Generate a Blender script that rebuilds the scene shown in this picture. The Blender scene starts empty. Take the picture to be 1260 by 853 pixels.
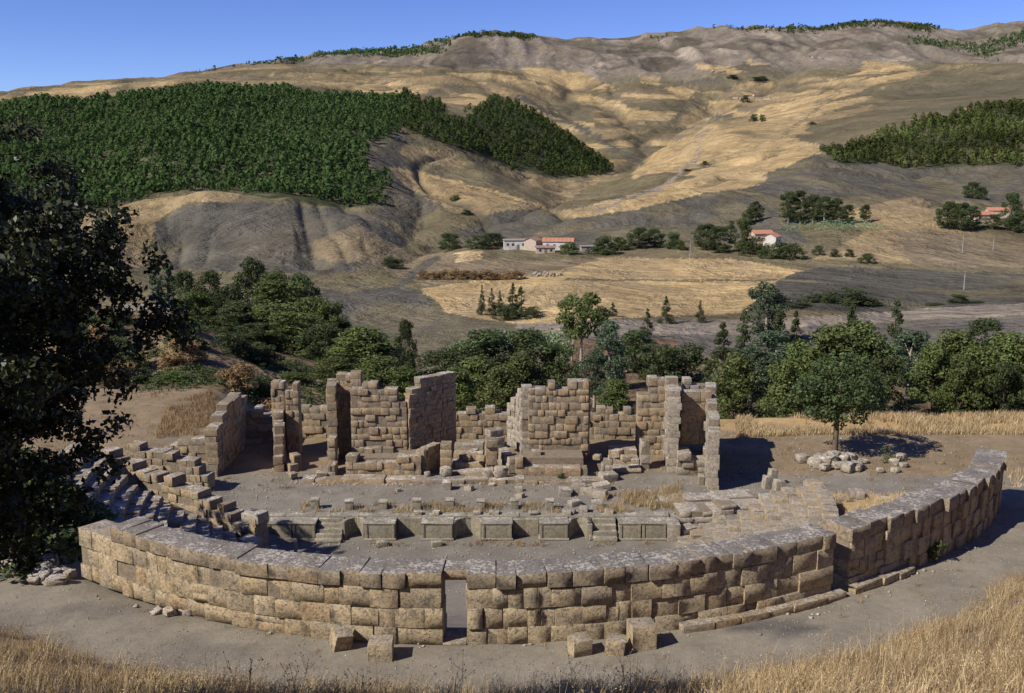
import bpy, math, random
import numpy as np
from mathutils import Matrix, Vector, Euler

# ------------------------------------------------------------------ camera, sky, sun
H = 20.5                       # eye height above the orchestra floor (z = 0)
PITCH = math.radians(10.0)
F = 1225.0                     # focal length in photo pixels (35 mm lens on 36 mm film)
SUN_EL = math.radians(41.0)
SUN_TO = (-0.86, -0.51)        # horizontal direction towards the sun
scene = bpy.context.scene
col = scene.collection
cam_d = bpy.data.cameras.new('camera')
cam_d.lens = F / 1260.0 * 36.0
cam_d.sensor_width = 36.0
cam_d.clip_start = 0.1
cam_d.clip_end = 60000
cam = bpy.data.objects.new('camera', cam_d)
cam.location = (0, 0, H)
cam.rotation_euler = (math.pi / 2 - PITCH, 0, 0)
col.objects.link(cam)
scene.camera = cam

world = bpy.data.worlds.new('World')
scene.world = world
world.use_nodes = True
wn = world.node_tree
wn.nodes.clear()
sky = wn.nodes.new('ShaderNodeTexSky')
sky.sky_type = 'NISHITA'
sky.sun_disc = False
sky.sun_elevation = SUN_EL
sky.sun_rotation = math.atan2(SUN_TO[0], SUN_TO[1])
sky.altitude = 3500
sky.air_density = 1.0
sky.dust_density = 0.0
sky.ozone_density = 4.5
hsv = wn.nodes.new('ShaderNodeHueSaturation')
hsv.inputs['Saturation'].default_value = 1.12
hsv.inputs['Hue'].default_value = 0.522
bg = wn.nodes.new('ShaderNodeBackground')
bg.inputs['Strength'].default_value = 0.112
wo = wn.nodes.new('ShaderNodeOutputWorld')
wn.links.new(sky.outputs[0], hsv.inputs['Color'])
wn.links.new(hsv.outputs[0], bg.inputs[0])
wn.links.new(bg.outputs[0], wo.inputs[0])

sun_d = bpy.data.lights.new('sun', 'SUN')
sun_d.energy = 5.0
sun_d.angle = math.radians(0.53)
sun_d.color = (1.0, 0.94, 0.83)
sun = bpy.data.objects.new('sun', sun_d)
hl = math.hypot(*SUN_TO)
sdir = Vector((SUN_TO[0] / hl * math.cos(SUN_EL), SUN_TO[1] / hl * math.cos(SUN_EL), math.sin(SUN_EL)))
sun.rotation_euler = sdir.to_track_quat('Z', 'Y').to_euler()
sun.location = (-60, -40, 90)
col.objects.link(sun)

vs = scene.view_settings
vs.view_transform = 'Standard'
vs.look = 'None'
vs.exposure = 0.38
vs.gamma = 1.0
vs.use_curve_mapping = False
scene.cycles.max_bounces = 5
scene.cycles.diffuse_bounces = 3
scene.cycles.transparent_max_bounces = 6
scene.cycles.use_denoising = True

R = random.Random(7)
NP = np.random.default_rng(11)

# ------------------------------------------------------------------ pixel <-> world
CP, SP = math.cos(PITCH), math.sin(PITCH)
CX, CY = 630.0, 426.5
def slope(py):
    """dz/dY of the view ray in pixel row py"""
    v = -(py - CY) / F
    return (-SP + v * CP) / (CP + v * SP)
def ray(px, py):
    v = -(py - CY) / F
    d = CP + v * SP
    return (px - CX) / F / d, (-SP + v * CP) / d
def on_z(px, py, z):
    u, e = ray(px, py)
    Y = (z - H) / e
    return Vector((u * Y, Y, z))
def z_at(py, Y):
    return H + slope(py) * Y
def x_at(px, Y, z):
    return (px - CX) / F * (CP * Y - SP * (z - H))
def project(X, Y, Z):
    d = CP * Y - SP * (Z - H)
    return CX + F * X / d, CY - F * (SP * Y + CP * (Z - H)) / d

# ------------------------------------------------------------------ noise
def _hash(ix, iy, seed):
    with np.errstate(over='ignore'):
        n = (ix.astype(np.int64) * 374761393 + iy.astype(np.int64) * 668265263 + seed * 2147483647) & 0xffffffff
        n = ((n ^ (n >> 13)) * 1274126177) & 0xffffffff
        n = (n ^ (n >> 16)) & 0xffffffff
    return n.astype(np.float64) / 4294967295.0
def vnoise(x, y, seed=0):
    x = np.asarray(x, float); y = np.asarray(y, float)
    ix = np.floor(x); iy = np.floor(y)
    fx = x - ix; fy = y - iy
    fx = fx * fx * fx * (fx * (fx * 6 - 15) + 10); fy = fy * fy * fy * (fy * (fy * 6 - 15) + 10)
    a = _hash(ix, iy, seed); b = _hash(ix + 1, iy, seed)
    c = _hash(ix, iy + 1, seed); d = _hash(ix + 1, iy + 1, seed)
    return (a * (1 - fx) + b * fx) * (1 - fy) + (c * (1 - fx) + d * fx) * fy
def fbm(x, y, seed=0, octv=4, gain=0.5):
    s = 0; a = 1; t = 0
    for i in range(octv):
        s = s + a * vnoise(x * 2 ** i, y * 2 ** i, seed + i * 17); t += a; a *= gain
    return s / t
def ridged(x, y, seed=0, octv=4, gain=0.5):
    s = 0; a = 1; t = 0
    for i in range(octv):
        s = s + a * (1 - np.abs(2 * vnoise(x * 2 ** i, y * 2 ** i, seed + i * 13) - 1)); t += a; a *= gain
    return s / t
def sstep(a, b, x):
    t = np.clip((np.asarray(x, float) - a) / (b - a), 0, 1)
    return t * t * (3 - 2 * t)

# ------------------------------------------------------------------ materials
def srgb(r, g, b):
    return tuple(((c / 255) / 12.92 if c / 255 < 0.04045 else ((c / 255 + 0.055) / 1.055) ** 2.4) for c in (r, g, b)) + (1,)
class NT:
    def __init__(s, name):
        s.m = bpy.data.materials.new(name); s.m.use_nodes = True
        s.t = s.m.node_tree; s.t.nodes.clear()
        s.out = s.n('ShaderNodeOutputMaterial')
    def n(s, typ, **kw):
        x = s.t.nodes.new(typ)
        for k, v in kw.items():
            setattr(x, k, v)
        return x
    def l(s, a, b):
        s.t.links.new(a, b)
    def val(s, inp, v):
        if hasattr(v, 'is_linked') or hasattr(v, 'links'):
            s.l(v, inp)
        else:
            inp.default_value = v
    def noise(s, vec, scale, detail=4, rough=0.55, dist=0.0):
        x = s.n('ShaderNodeTexNoise')
        x.inputs['Scale'].default_value = scale; x.inputs['Detail'].default_value = detail
        x.inputs['Roughness'].default_value = rough; x.inputs['Distortion'].default_value = dist
        if vec is not None: s.l(vec, x.inputs['Vector'])
        return x.outputs['Fac']
    def ramp(s, fac, stops, interp='LINEAR'):
        x = s.n('ShaderNodeValToRGB'); cr = x.color_ramp; cr.interpolation = interp
        while len(cr.elements) < len(stops): cr.elements.new(0.5)
        for e, (p, c) in zip(cr.elements, stops):
            e.position = p; e.color = c if len(c) == 4 else tuple(c) + (1,)
        s.l(fac, x.inputs[0])
        return x.outputs[0]
    def mix(s, fac, a, b, mode='MIX'):
        x = s.n('ShaderNodeMix', data_type='RGBA', blend_type=mode)
        s.val(x.inputs[0], fac); s.val(x.inputs[6], a); s.val(x.inputs[7], b)
        return x.outputs[2]
    def math(s, op, a, b=0.0, clamp=False):
        x = s.n('ShaderNodeMath', operation=op, use_clamp=clamp)
        s.val(x.inputs[0], a); s.val(x.inputs[1], b)
        return x.outputs[0]
    def rng(s, v, a, b, c=0.0, d=1.0):
        x = s.n('ShaderNodeMapRange')
        s.l(v, x.inputs[0])
        for i, q in enumerate((a, b, c, d)): x.inputs[i + 1].default_value = q
        return x.outputs[0]
    def bsdf(s, color, rough=0.9, bump=None, bs=0.3, bd=0.05, spec=0.2):
        p = s.n('ShaderNodeBsdfPrincipled')
        s.val(p.inputs['Base Color'], color); s.val(p.inputs['Roughness'], rough)
        p.inputs['Specular IOR Level'].default_value = spec
        if bump is not None:
            b = s.n('ShaderNodeBump'); b.inputs['Strength'].default_value = bs; b.inputs['Distance'].default_value = bd
            s.l(bump, b.inputs['Height']); s.l(b.outputs[0], p.inputs['Normal'])
        s.l(p.outputs[0], s.out.inputs[0])
        return p

def stone_mat(name, pal, lichen=0.5, dark_top=0.3, bd=0.06):
    t = NT(name)
    geo = t.n('ShaderNodeNewGeometry'); oi = t.n('ShaderNodeObjectInfo')
    pos = geo.outputs['Position']
    n = len(pal)
    base = t.ramp(oi.outputs['Random'], [(i / (n - 1), c) for i, c in enumerate(pal)], 'LINEAR')
    n1 = t.noise(pos, 1.7, 5, 0.65); n2 = t.noise(pos, 9.0, 6, 0.75); n3 = t.noise(pos, 3.5, 7, 0.75, 0.6); n4 = t.noise(pos, 0.55, 4, 0.6)
    c = t.mix(t.rng(n4, 0.36, 0.60, 0.1, 0.6), base, pal[n // 2 - 1], 'MIX')
    c = t.mix(t.rng(n1, 0.55, 0.75, 0, 0.5), c, (0.17, 0.155, 0.14, 1))
    # iron stain / grey weathering patches
    c = t.mix(t.rng(n3, 0.50, 0.64, 0, 0.75), c, (0.10, 0.093, 0.085, 1))
    c = t.mix(t.rng(n3, 0.30, 0.42, 0.4, 0.0), c, (0.36, 0.22, 0.11, 1))
    hv = t.n('ShaderNodeHueSaturation')
    t.l(c, hv.inputs['Color']); t.l(t.math('ADD', t.math('MULTIPLY', n2, 1.5), 0.25), hv.inputs['Value'])
    c = hv.outputs[0]
    # horizontal tops carry grey crust and white lichen
    sx = t.n('ShaderNodeSeparateXYZ'); t.l(geo.outputs['True Normal'], sx.inputs[0])
    up = t.rng(sx.outputs[2], 0.45, 0.85)
    crust = t.mix(t.rng(n1, 0.4, 0.65), (0.20, 0.185, 0.17, 1), (0.13, 0.125, 0.12, 1))
    c = t.mix(t.math('MULTIPLY', up, dark_top), c, crust)
    ln = t.noise(pos, 6.5, 5, 0.75); lb = t.noise(pos, 1.1, 3)
    lm = t.math('MULTIPLY', t.rng(t.math('ADD', ln, t.math('MULTIPLY', lb, 0.5)), 0.77, 0.86), up)
    c = t.mix(t.math('MULTIPLY', lm, lichen), c, (0.50, 0.46, 0.41, 1))
    n5 = t.noise(pos, 26.0, 5, 0.75)
    pit = t.rng(t.noise(pos, 13.0, 4, 0.7), 0.30, 0.45)
    c = t.mix(t.math('MULTIPLY', t.math('SUBTRACT', 1.0, pit), 0.8), c, (0.10, 0.08, 0.055, 1))
    h = t.math('ADD', t.math('ADD', t.math('MULTIPLY', n3, 0.15), t.math('MULTIPLY', n2, 0.45)), t.math('ADD', t.math('MULTIPLY', n5, 0.3), t.math('MULTIPLY', pit, 0.35)))
    t.bsdf(c, 0.92, h, 0.75, bd, 0.15)
    return t.m

TAN = (0.32, 0.24, 0.155, 1); OCH = (0.36, 0.245, 0.135, 1); GRY = (0.26, 0.22, 0.17, 1)
BLU = (0.21, 0.20, 0.175, 1); BRN = (0.25, 0.19, 0.13, 1); CRM = (0.46, 0.37, 0.25, 1)
M = {}
TANW = (0.42, 0.325, 0.205, 1)
M['wall'] = stone_mat('weathered_limestone_wall', [GRY, TANW, CRM, TANW, OCH, TANW, GRY, CRM, TAN], 0.5, 0.4, 0.14)
M['cap'] = stone_mat('lichen_capstone', [GRY, TAN, GRY, BRN, GRY], 0.75, 0.75, 0.12)
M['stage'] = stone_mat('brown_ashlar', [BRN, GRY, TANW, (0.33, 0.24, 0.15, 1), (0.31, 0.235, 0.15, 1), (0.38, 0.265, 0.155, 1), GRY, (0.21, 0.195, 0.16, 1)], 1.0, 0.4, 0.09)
M['pale'] = stone_mat('pale_lichen_stone', [(0.37, 0.31, 0.235, 1), (0.30, 0.26, 0.21, 1), (0.45, 0.38, 0.29, 1), (0.33, 0.285, 0.225, 1), (0.42, 0.34, 0.25, 1)], 1.0, 0.15, 0.08)
M['pulpit'] = stone_mat('grey_green_panel_stone', [(0.20, 0.18, 0.125, 1), (0.25, 0.22, 0.16, 1), (0.20, 0.18, 0.14, 1), (0.28, 0.235, 0.16, 1)], 0.7, 0.3, 0.02)

def core_mat():
    t = NT('mortar_earth'); geo = t.n('ShaderNodeNewGeometry')
    n1 = t.noise(geo.outputs['Position'], 5.0, 5, 0.7)
    t.bsdf(t.ramp(n1, [(0.3, (0.13, 0.105, 0.075)), (0.7, (0.25, 0.20, 0.145))]), 0.95, n1, 0.8, 0.08)
    return t.m
M['core'] = core_mat()

def ground_mat(name, fine=1.0, bd=0.06):
    """vertex colour 'col' broken up by noise at several sizes"""
    t = NT(name)
    at = t.n('ShaderNodeAttribute', attribute_name='col')
    geo = t.n('ShaderNodeNewGeometry'); pos = geo.outputs['Position']
    n1 = t.noise(pos, 0.35 * fine, 6, 0.65); n2 = t.noise(pos, 3.0 * fine, 6, 0.75); n3 = t.noise(pos, 14 * fine, 4, 0.7); n4 = t.noise(pos, 45 * fine, 3, 0.7)
    hv = t.n('ShaderNodeHueSaturation'); t.l(at.outputs['Color'], hv.inputs['Color'])
    v = t.math('ADD', t.math('ADD', t.math('MULTIPLY', n1, 0.7), t.math('MULTIPLY', n2, 0.75)), t.math('ADD', t.math('MULTIPLY', n3, 0.75), -0.1))
    v = t.math('ADD', v, t.math('ADD', t.rng(n4, 0.62, 0.72, 0.0, 0.45), t.rng(n4, 0.30, 0.40, -0.3, 0.0)))
    t.l(v, hv.inputs['Value'])
    h = t.math('ADD', t.math('MULTIPLY', n2, 1.0), t.math('ADD', t.math('MULTIPLY', n3, 0.5), t.math('MULTIPLY', n4, 0.3)))
    t.bsdf(hv.outputs[0], 0.96, h, 0.6, bd, 0.05)
    return t.m
M['ground'] = ground_mat('dry_ground', 1.0, 0.05)
def hills_mat():
    t = NT('dry_hills')
    at = t.n('ShaderNodeAttribute', attribute_name='col')
    geo = t.n('ShaderNodeNewGeometry'); pos = geo.outputs['Position']
    big = t.noise(pos, 0.008, 6, 0.62, 0.8); mid = t.noise(pos, 0.035, 6, 0.7, 0.5); sml = t.noise(pos, 0.22, 6, 0.75); tiny = t.noise(pos, 1.3, 4, 0.7)
    def crease(v): return t.math('MULTIPLY', t.math('ABSOLUTE', t.math('SUBTRACT', v, 0.5)), 2.0)
    hv = t.n('ShaderNodeHueSaturation'); t.l(at.outputs['Color'], hv.inputs['Color'])
    v = t.math('ADD', t.math('ADD', t.math('MULTIPLY', big, 0.5), t.math('MULTIPLY', mid, 0.6)), t.math('ADD', t.math('MULTIPLY', sml, 0.75), t.math('ADD', t.math('MULTIPLY', tiny, 0.5), -0.2)))
    t.l(v, hv.inputs['Value'])
    c = hv.outputs[0]
    # low scrub: small dark olive dots gathered in patches
    dots = t.math('MULTIPLY', t.rng(t.noise(pos, 0.30, 3, 0.6), 0.60, 0.66), t.rng(mid, 0.50, 0.60))
    c = t.mix(t.math('MULTIPLY', dots, 0.75), c, (0.06, 0.06, 0.03, 1))
    # terrace banks: thin darker lines that follow the contours of the upper valley
    sp = t.n('ShaderNodeSeparateXYZ'); t.l(pos, sp.inputs[0])
    zz = t.math('ADD', t.math('MULTIPLY', sp.outputs[2], 0.085), t.math('ADD', t.math('MULTIPLY', big, 2.6), t.math('MULTIPLY', mid, 0.5)))
    fr = t.math('FRACT', zz)
    ter = t.math('MULTIPLY', t.rng(fr, 0.0, 0.16, 1.0, 0.0), t.math('MULTIPLY', t.rng(sp.outputs[1], 700.0, 1100.0), t.rng(sp.outputs[1], 2500.0, 2800.0, 1.0, 0.0)))
    ter = t.math('MULTIPLY', ter, t.rng(t.noise(pos, 0.006, 3), 0.40, 0.50))
    c = t.mix(t.math('MULTIPLY', ter, 0.62), c, (0.085, 0.075, 0.05, 1))
    # eroded lines where the soil is washed off
    er = t.math('MULTIPLY', t.rng(crease(mid), 0.0, 0.10, 1.0, 0.0), t.rng(big, 0.42, 0.55))
    c = t.mix(t.math('MULTIPLY', er, 0.45), c, (0.11, 0.095, 0.075, 1))
    h = t.math('ADD', t.math('ADD', t.math('MULTIPLY', crease(big), 20.0), t.math('MULTIPLY', crease(mid), 8.0)), t.math('ADD', t.math('MULTIPLY', sml, 1.2), t.math('MULTIPLY', tiny, 0.25)))
    t.bsdf(c, 0.96, h, 0.55, 1.0, 0.03)
    return t.m
M['hills'] = hills_mat()

def leaf_mat(name, c1, c2, c3, rough=0.6, trans=0.3, spec=0.25, huev=0.03):
    t = NT(name)
    geo = t.n('ShaderNodeNewGeometry'); oi = t.n('ShaderNodeObjectInfo')
    n1 = t.noise(geo.outputs['Position'], 0.5, 3)
    c = t.ramp(geo.outputs['Random Per Island'], [(0.0, c1), (0.5, c2), (1.0, c3)])
    hv = t.n('ShaderNodeHueSaturation'); t.l(c, hv.inputs['Color'])
    t.l(t.math('ADD', t.math('MULTIPLY', n1, 0.7), t.math('ADD', t.math('MULTIPLY', oi.outputs['Random'], 0.4), 0.45)), hv.inputs['Value'])
    t.l(t.math('ADD', t.math('MULTIPLY', oi.outputs['Random'], huev), 0.5 - huev / 2), hv.inputs['Hue'])
    p = t.n('ShaderNodeBsdfPrincipled'); t.l(hv.outputs[0], p.inputs['Base Color'])
    p.inputs['Roughness'].default_value = rough; p.inputs['Specular IOR Level'].default_value = spec
    tr = t.n('ShaderNodeBsdfTranslucent'); t.l(hv.outputs[0], tr.inputs[0])
    mx = t.n('ShaderNodeMixShader'); mx.inputs[0].default_value = trans
    t.l(p.outputs[0], mx.inputs[1]); t.l(tr.outputs[0], mx.inputs[2]); t.l(mx.outputs[0], t.out.inputs[0])
    return t.m
def wood_mat(name, stops):
    t = NT(name)
    at = t.n('ShaderNodeAttribute', attribute_name='tv'); geo = t.n('ShaderNodeNewGeometry')
    c = t.ramp(at.outputs['Fac'], stops)
    n1 = t.noise(geo.outputs['Position'], 0.014, 4)
    hv = t.n('ShaderNodeHueSaturation'); t.l(c, hv.inputs['Color'])
    t.l(t.math('ADD', t.rng(n1, 0.36, 0.64, 0.3, 1.25), t.math('ADD', t.math('MULTIPLY', geo.outputs['Random Per Island'], 0.4), -0.1)), hv.inputs['Value'])
    p_ = t.n('ShaderNodeBsdfDiffuse'); t.l(hv.outputs[0], p_.inputs[0])
    tr = t.n('ShaderNodeBsdfTranslucent'); t.l(hv.outputs[0], tr.inputs[0])
    mx = t.n('ShaderNodeMixShader'); mx.inputs[0].default_value = .25
    t.l(p_.outputs[0], mx.inputs[1]); t.l(tr.outputs[0], mx.inputs[2]); t.l(mx.outputs[0], t.out.inputs[0])
    return t.m
M['forest'] = wood_mat('plantation_needles', [(0, (0.036, 0.05, 0.017)), (.3, (0.054, 0.075, 0.022)), (.7, (0.074, 0.10, 0.028)), (.95, (0.10, 0.125, 0.036)), (1, (0.13, 0.115, 0.06))])
M['wood2'] = wood_mat('slope_wood_needles', [(0, (0.052, 0.066, 0.022)), (.5, (0.08, 0.10, 0.031)), (.95, (0.115, 0.135, 0.042)), (1, (0.13, 0.11, 0.05))])
M['wood2x'] = leaf_mat('slope_wood_needles', (0.055, 0.085, 0.024), (0.075, 0.11, 0.030), (0.10, 0.135, 0.038), 0.9, 0.3, 0.05)
M['pine'] = leaf_mat('pine_needles', (0.072, 0.096, 0.028), (0.11, 0.14, 0.042), (0.165, 0.195, 0.065))
M['forest'] = leaf_mat('forest_needles', (0.045, 0.072, 0.024), (0.060, 0.092, 0.029), (0.080, 0.112, 0.036), 0.9, 0.3, 0.05)
M['dark'] = leaf_mat('dark_foliage', (0.042, 0.060, 0.022), (0.062, 0.084, 0.030), (0.095, 0.118, 0.042))
M['broad'] = leaf_mat('broad_foliage', (0.055, 0.08, 0.022), (0.082, 0.11, 0.03), (0.12, 0.145, 0.042))
M['blue'] = leaf_mat('blue_green_foliage', (0.055, 0.082, 0.045), (0.085, 0.118, 0.065), (0.13, 0.165, 0.095))
M['oak'] = leaf_mat('oak_leaves', (0.022, 0.032, 0.012), (0.032, 0.042, 0.015), (0.06, 0.06, 0.024), 0.5, 0.12, 0.3)
M['cactus'] = leaf_mat('cactus_pads', (0.07, 0.11, 0.05), (0.10, 0.15, 0.07), (0.15, 0.20, 0.10), 0.5, 0.0, 0.3)
M['straw'] = leaf_mat('dry_grass_blades', (0.23, 0.155, 0.075), (0.36, 0.26, 0.135), (0.60, 0.49, 0.31), 0.7, 0.2, 0.15, 0.0)
M['straw2'] = leaf_mat('brown_dry_stems', (0.16, 0.10, 0.05), (0.24, 0.16, 0.08), (0.36, 0.24, 0.12), 0.8, 0.2, 0.1, 0.0)
M['weed'] = leaf_mat('green_weed', (0.05, 0.08, 0.025), (0.08, 0.11, 0.035), (0.13, 0.15, 0.06))
def bark_mat(name, a, b):
    t = NT(name); geo = t.n('ShaderNodeNewGeometry')
    n1 = t.noise(geo.outputs['Position'], 6.0, 5, 0.7)
    t.bsdf(t.ramp(n1, [(0.3, a), (0.7, b)]), 0.9, n1, 0.8, 0.05)
    return t.m
M['bark'] = bark_mat('bark', (0.07, 0.05, 0.035), (0.16, 0.12, 0.09))
M['palebark'] = bark_mat('pale_bark', (0.20, 0.17, 0.14), (0.36, 0.31, 0.26))
def paint_mat(name, a, b, sc=2.0):
    t = NT(name); geo = t.n('ShaderNodeNewGeometry')
    n1 = t.noise(geo.outputs['Position'], sc, 5, 0.65)
    t.bsdf(t.ramp(n1, [(0.3, a), (0.7, b)]), 0.85, n1, 0.3, 0.02)
    return t.m
M['white'] = paint_mat('whitewash', (0.36, 0.33, 0.29), (0.66, 0.62, 0.56), .5)
M['dusty'] = paint_mat('dusty_plaster', (0.24, 0.21, 0.18), (0.40, 0.36, 0.31), .8)
M['plaster'] = paint_mat('stained_plaster', (0.32, 0.25, 0.19), (0.52, 0.42, 0.33))
M['tile'] = paint_mat('red_roof_tile', (0.30, 0.13, 0.08), (0.46, 0.23, 0.15))
M['oldtile'] = paint_mat('old_roof_tile', (0.20, 0.12, 0.08), (0.32, 0.20, 0.14))
M['slab'] = paint_mat('concrete_slab', (0.20, 0.18, 0.16), (0.34, 0.31, 0.28))
M['void'] = paint_mat('dark_window_glass', (0.02, 0.02, 0.022), (0.035, 0.035, 0.04))
M['metal'] = paint_mat('galvanised_pole', (0.20, 0.20, 0.19), (0.32, 0.31, 0.30))
M['wood'] = paint_mat('grey_wood', (0.12, 0.09, 0.07), (0.22, 0.18, 0.14))

# ------------------------------------------------------------------ object helpers
def link(o):
    col.objects.link(o); return o
def tag(o, label=None, cat=None, group=None, kind=None):
    if label: o['label'] = label
    if cat: o['category'] = cat
    if group: o['group'] = group
    if kind: o['kind'] = kind
    return o
def thing(name, loc, label, cat, group=None):
    o = bpy.data.objects.new(name, None); o.location = loc; o.empty_display_size = 0.2
    link(o); o['_w'] = 0; del o['_w']
    return tag(o, label, cat, group)
def np_mesh(name, V, faces, mat, smooth=False):
    """faces: (n,k) int array of equal-sided polygons, or list of lists"""
    me = bpy.data.meshes.new(name)
    V = np.asarray(V, np.float32).reshape(-1, 3)
    if isinstance(faces, np.ndarray):
        k = faces.shape[1]; nf = len(faces)
        me.vertices.add(len(V)); me.vertices.foreach_set('co', V.ravel())
        me.loops.add(nf * k); me.loops.foreach_set('vertex_index', faces.astype(np.int32).ravel())
        me.polygons.add(nf)
        me.polygons.foreach_set('loop_start', np.arange(0, nf * k, k, dtype=np.int32))
        me.polygons.foreach_set('loop_total', np.full(nf, k, np.int32))
        me.update(calc_edges=True)
    else:
        me.from_pydata(V.tolist(), [], faces)
    if smooth:
        me.polygons.foreach_set('use_smooth', np.ones(len(me.polygons), bool))
    if mat is not None: me.materials.append(mat)
    return me
def child(name, me, parent, loc=(0, 0, 0), rz=0.0, scale=(1, 1, 1), rx=0.0, ry=0.0):
    """loc is given in WORLD space; the parent empties carry no rotation or scale"""
    o = bpy.data.objects.new(name, me)
    if parent is not None:
        o.parent = parent
        loc = Vector(loc) - parent.location
        p = parent.parent
        while p is not None:
            loc -= p.location; p = p.parent
    o.location = loc; o.rotation_euler = (rx, ry, rz); o.scale = scale
    return link(o)

# rough block meshes (unit cube, origin at centre)
def block_mesh(name, mat, seed, edge=0.045, rough=0.018, n=3, round_=0.0):
    rr = np.random.default_rng(seed)
    ts = np.array([-0.5, -0.5 + edge] + [(-0.5 + i / (n - 1)) for i in range(1, n - 1)] + [0.5 - edge, 0.5])
    idx = {}; V = []; Fc = []
    K = len(ts); skew = rr.normal(0, 0.007, (2, 2, 2, 3)) if edge < .1 and rough > .005 else np.zeros((2, 2, 2, 3))
    def vid(i, j, k):
        key = (i, j, k)
        if key not in idx:
            p = np.array([ts[i], ts[j], ts[k]])
            ext = [(a == 0 or a == K - 1) for a in key]
            ne = sum(ext)
            if ne >= 2:
                for a in range(3):
                    if ext[a]: p[a] *= 1 - edge * (0.35 if ne == 2 else 0.7)
            if round_:
                q = p / max(1e-6, np.linalg.norm(p)) * 0.56
                p = p * (1 - round_) + q * round_
            w3 = p + .5
            for a in (0, 1):
                for b in (0, 1):
                    for c in (0, 1):
                        p = p + skew[a, b, c] * (w3[0] if a else 1 - w3[0]) * (w3[1] if b else 1 - w3[1]) * (w3[2] if c else 1 - w3[2])
            mid_ = sum(1 for a in key if 1 < a < K - 2)
            p = p + rr.normal(0, rough, 3) * (1.0 if (mid_ >= 1 or edge > .1) else 0.22)
            idx[key] = len(V); V.append(p)
        return idx[key]
    for ax in range(3):
        for side in (0, K - 1):
            for a in range(K - 1):
                for b in range(K - 1):
                    q = []
                    for (da, db) in ((0, 0), (1, 0), (1, 1), (0, 1)):
                        c = [0, 0, 0]; c[ax] = side; c[(ax + 1) % 3] = a + da; c[(ax + 2) % 3] = b + db
                        q.append(vid(*c))
                    if side == 0: q.reverse()
                    Fc.append(q)
    return np_mesh(name, np.array(V), np.array(Fc), mat)
BL = {}
for key in ('wall', 'cap', 'stage', 'pale', 'pulpit'):
    r0 = 0.006 if key in ('wall', 'cap') else (0.004 if key == 'pulpit' else 0.0055)
    e0 = 0.013 if key in ('wall', 'cap') else (0.01 if key == 'pulpit' else 0.014)
    BL[key] = [block_mesh('stone_block', M[key], 100 + i + hash(key) % 1 , e0, r0, 3 if key in ('wall', 'cap') else 2) for i in range(9)]
BOULD = [block_mesh('boulder', M['pale'], 300 + i, 0.12, 0.05, 3, 0.55) for i in range(5)]

def box_vf(cx, cy, cz, lx, ly, lz, rz=0.0):
    c, s = math.cos(rz), math.sin(rz); V = []
    for dz in (-.5, .5):
        for dx, dy in ((-.5, -.5), (.5, -.5), (.5, .5), (-.5, .5)):
            a, b = dx * lx, dy * ly
            V.append((cx + a * c - b * s, cy + a * s + b * c, cz + dz * lz))
    return V, [[3, 2, 1, 0], [4, 5, 6, 7], [0, 1, 5, 4], [1, 2, 6, 5], [2, 3, 7, 6], [3, 0, 4, 7]]
class MB:
    def __init__(s): s.V = []; s.F = []
    def add(s, vf):
        o = len(s.V); s.V += list(vf[0]); s.F += [[i + o for i in f] for f in vf[1]]; return s
    def box(s, *a, **k): return s.add(box_vf(*a, **k))
    def build(s, name, mat, parent=None, smooth=False):
        V = np.array(s.V, float)
        if parent is not None:
            off = Vector(parent.location); p = parent.parent
            while p is not None: off += p.location; p = p.parent
            V = V - np.array(off)
        me = np_mesh(name, V, s.F, mat, smooth)
        o = bpy.data.objects.new(name, me); o.parent = parent
        return link(o)

def top_fn(pts):
    xs = [p[0] for p in pts]; ys = [p[1] for p in pts]
    return lambda t: float(np.interp(t, xs, ys))

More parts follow.
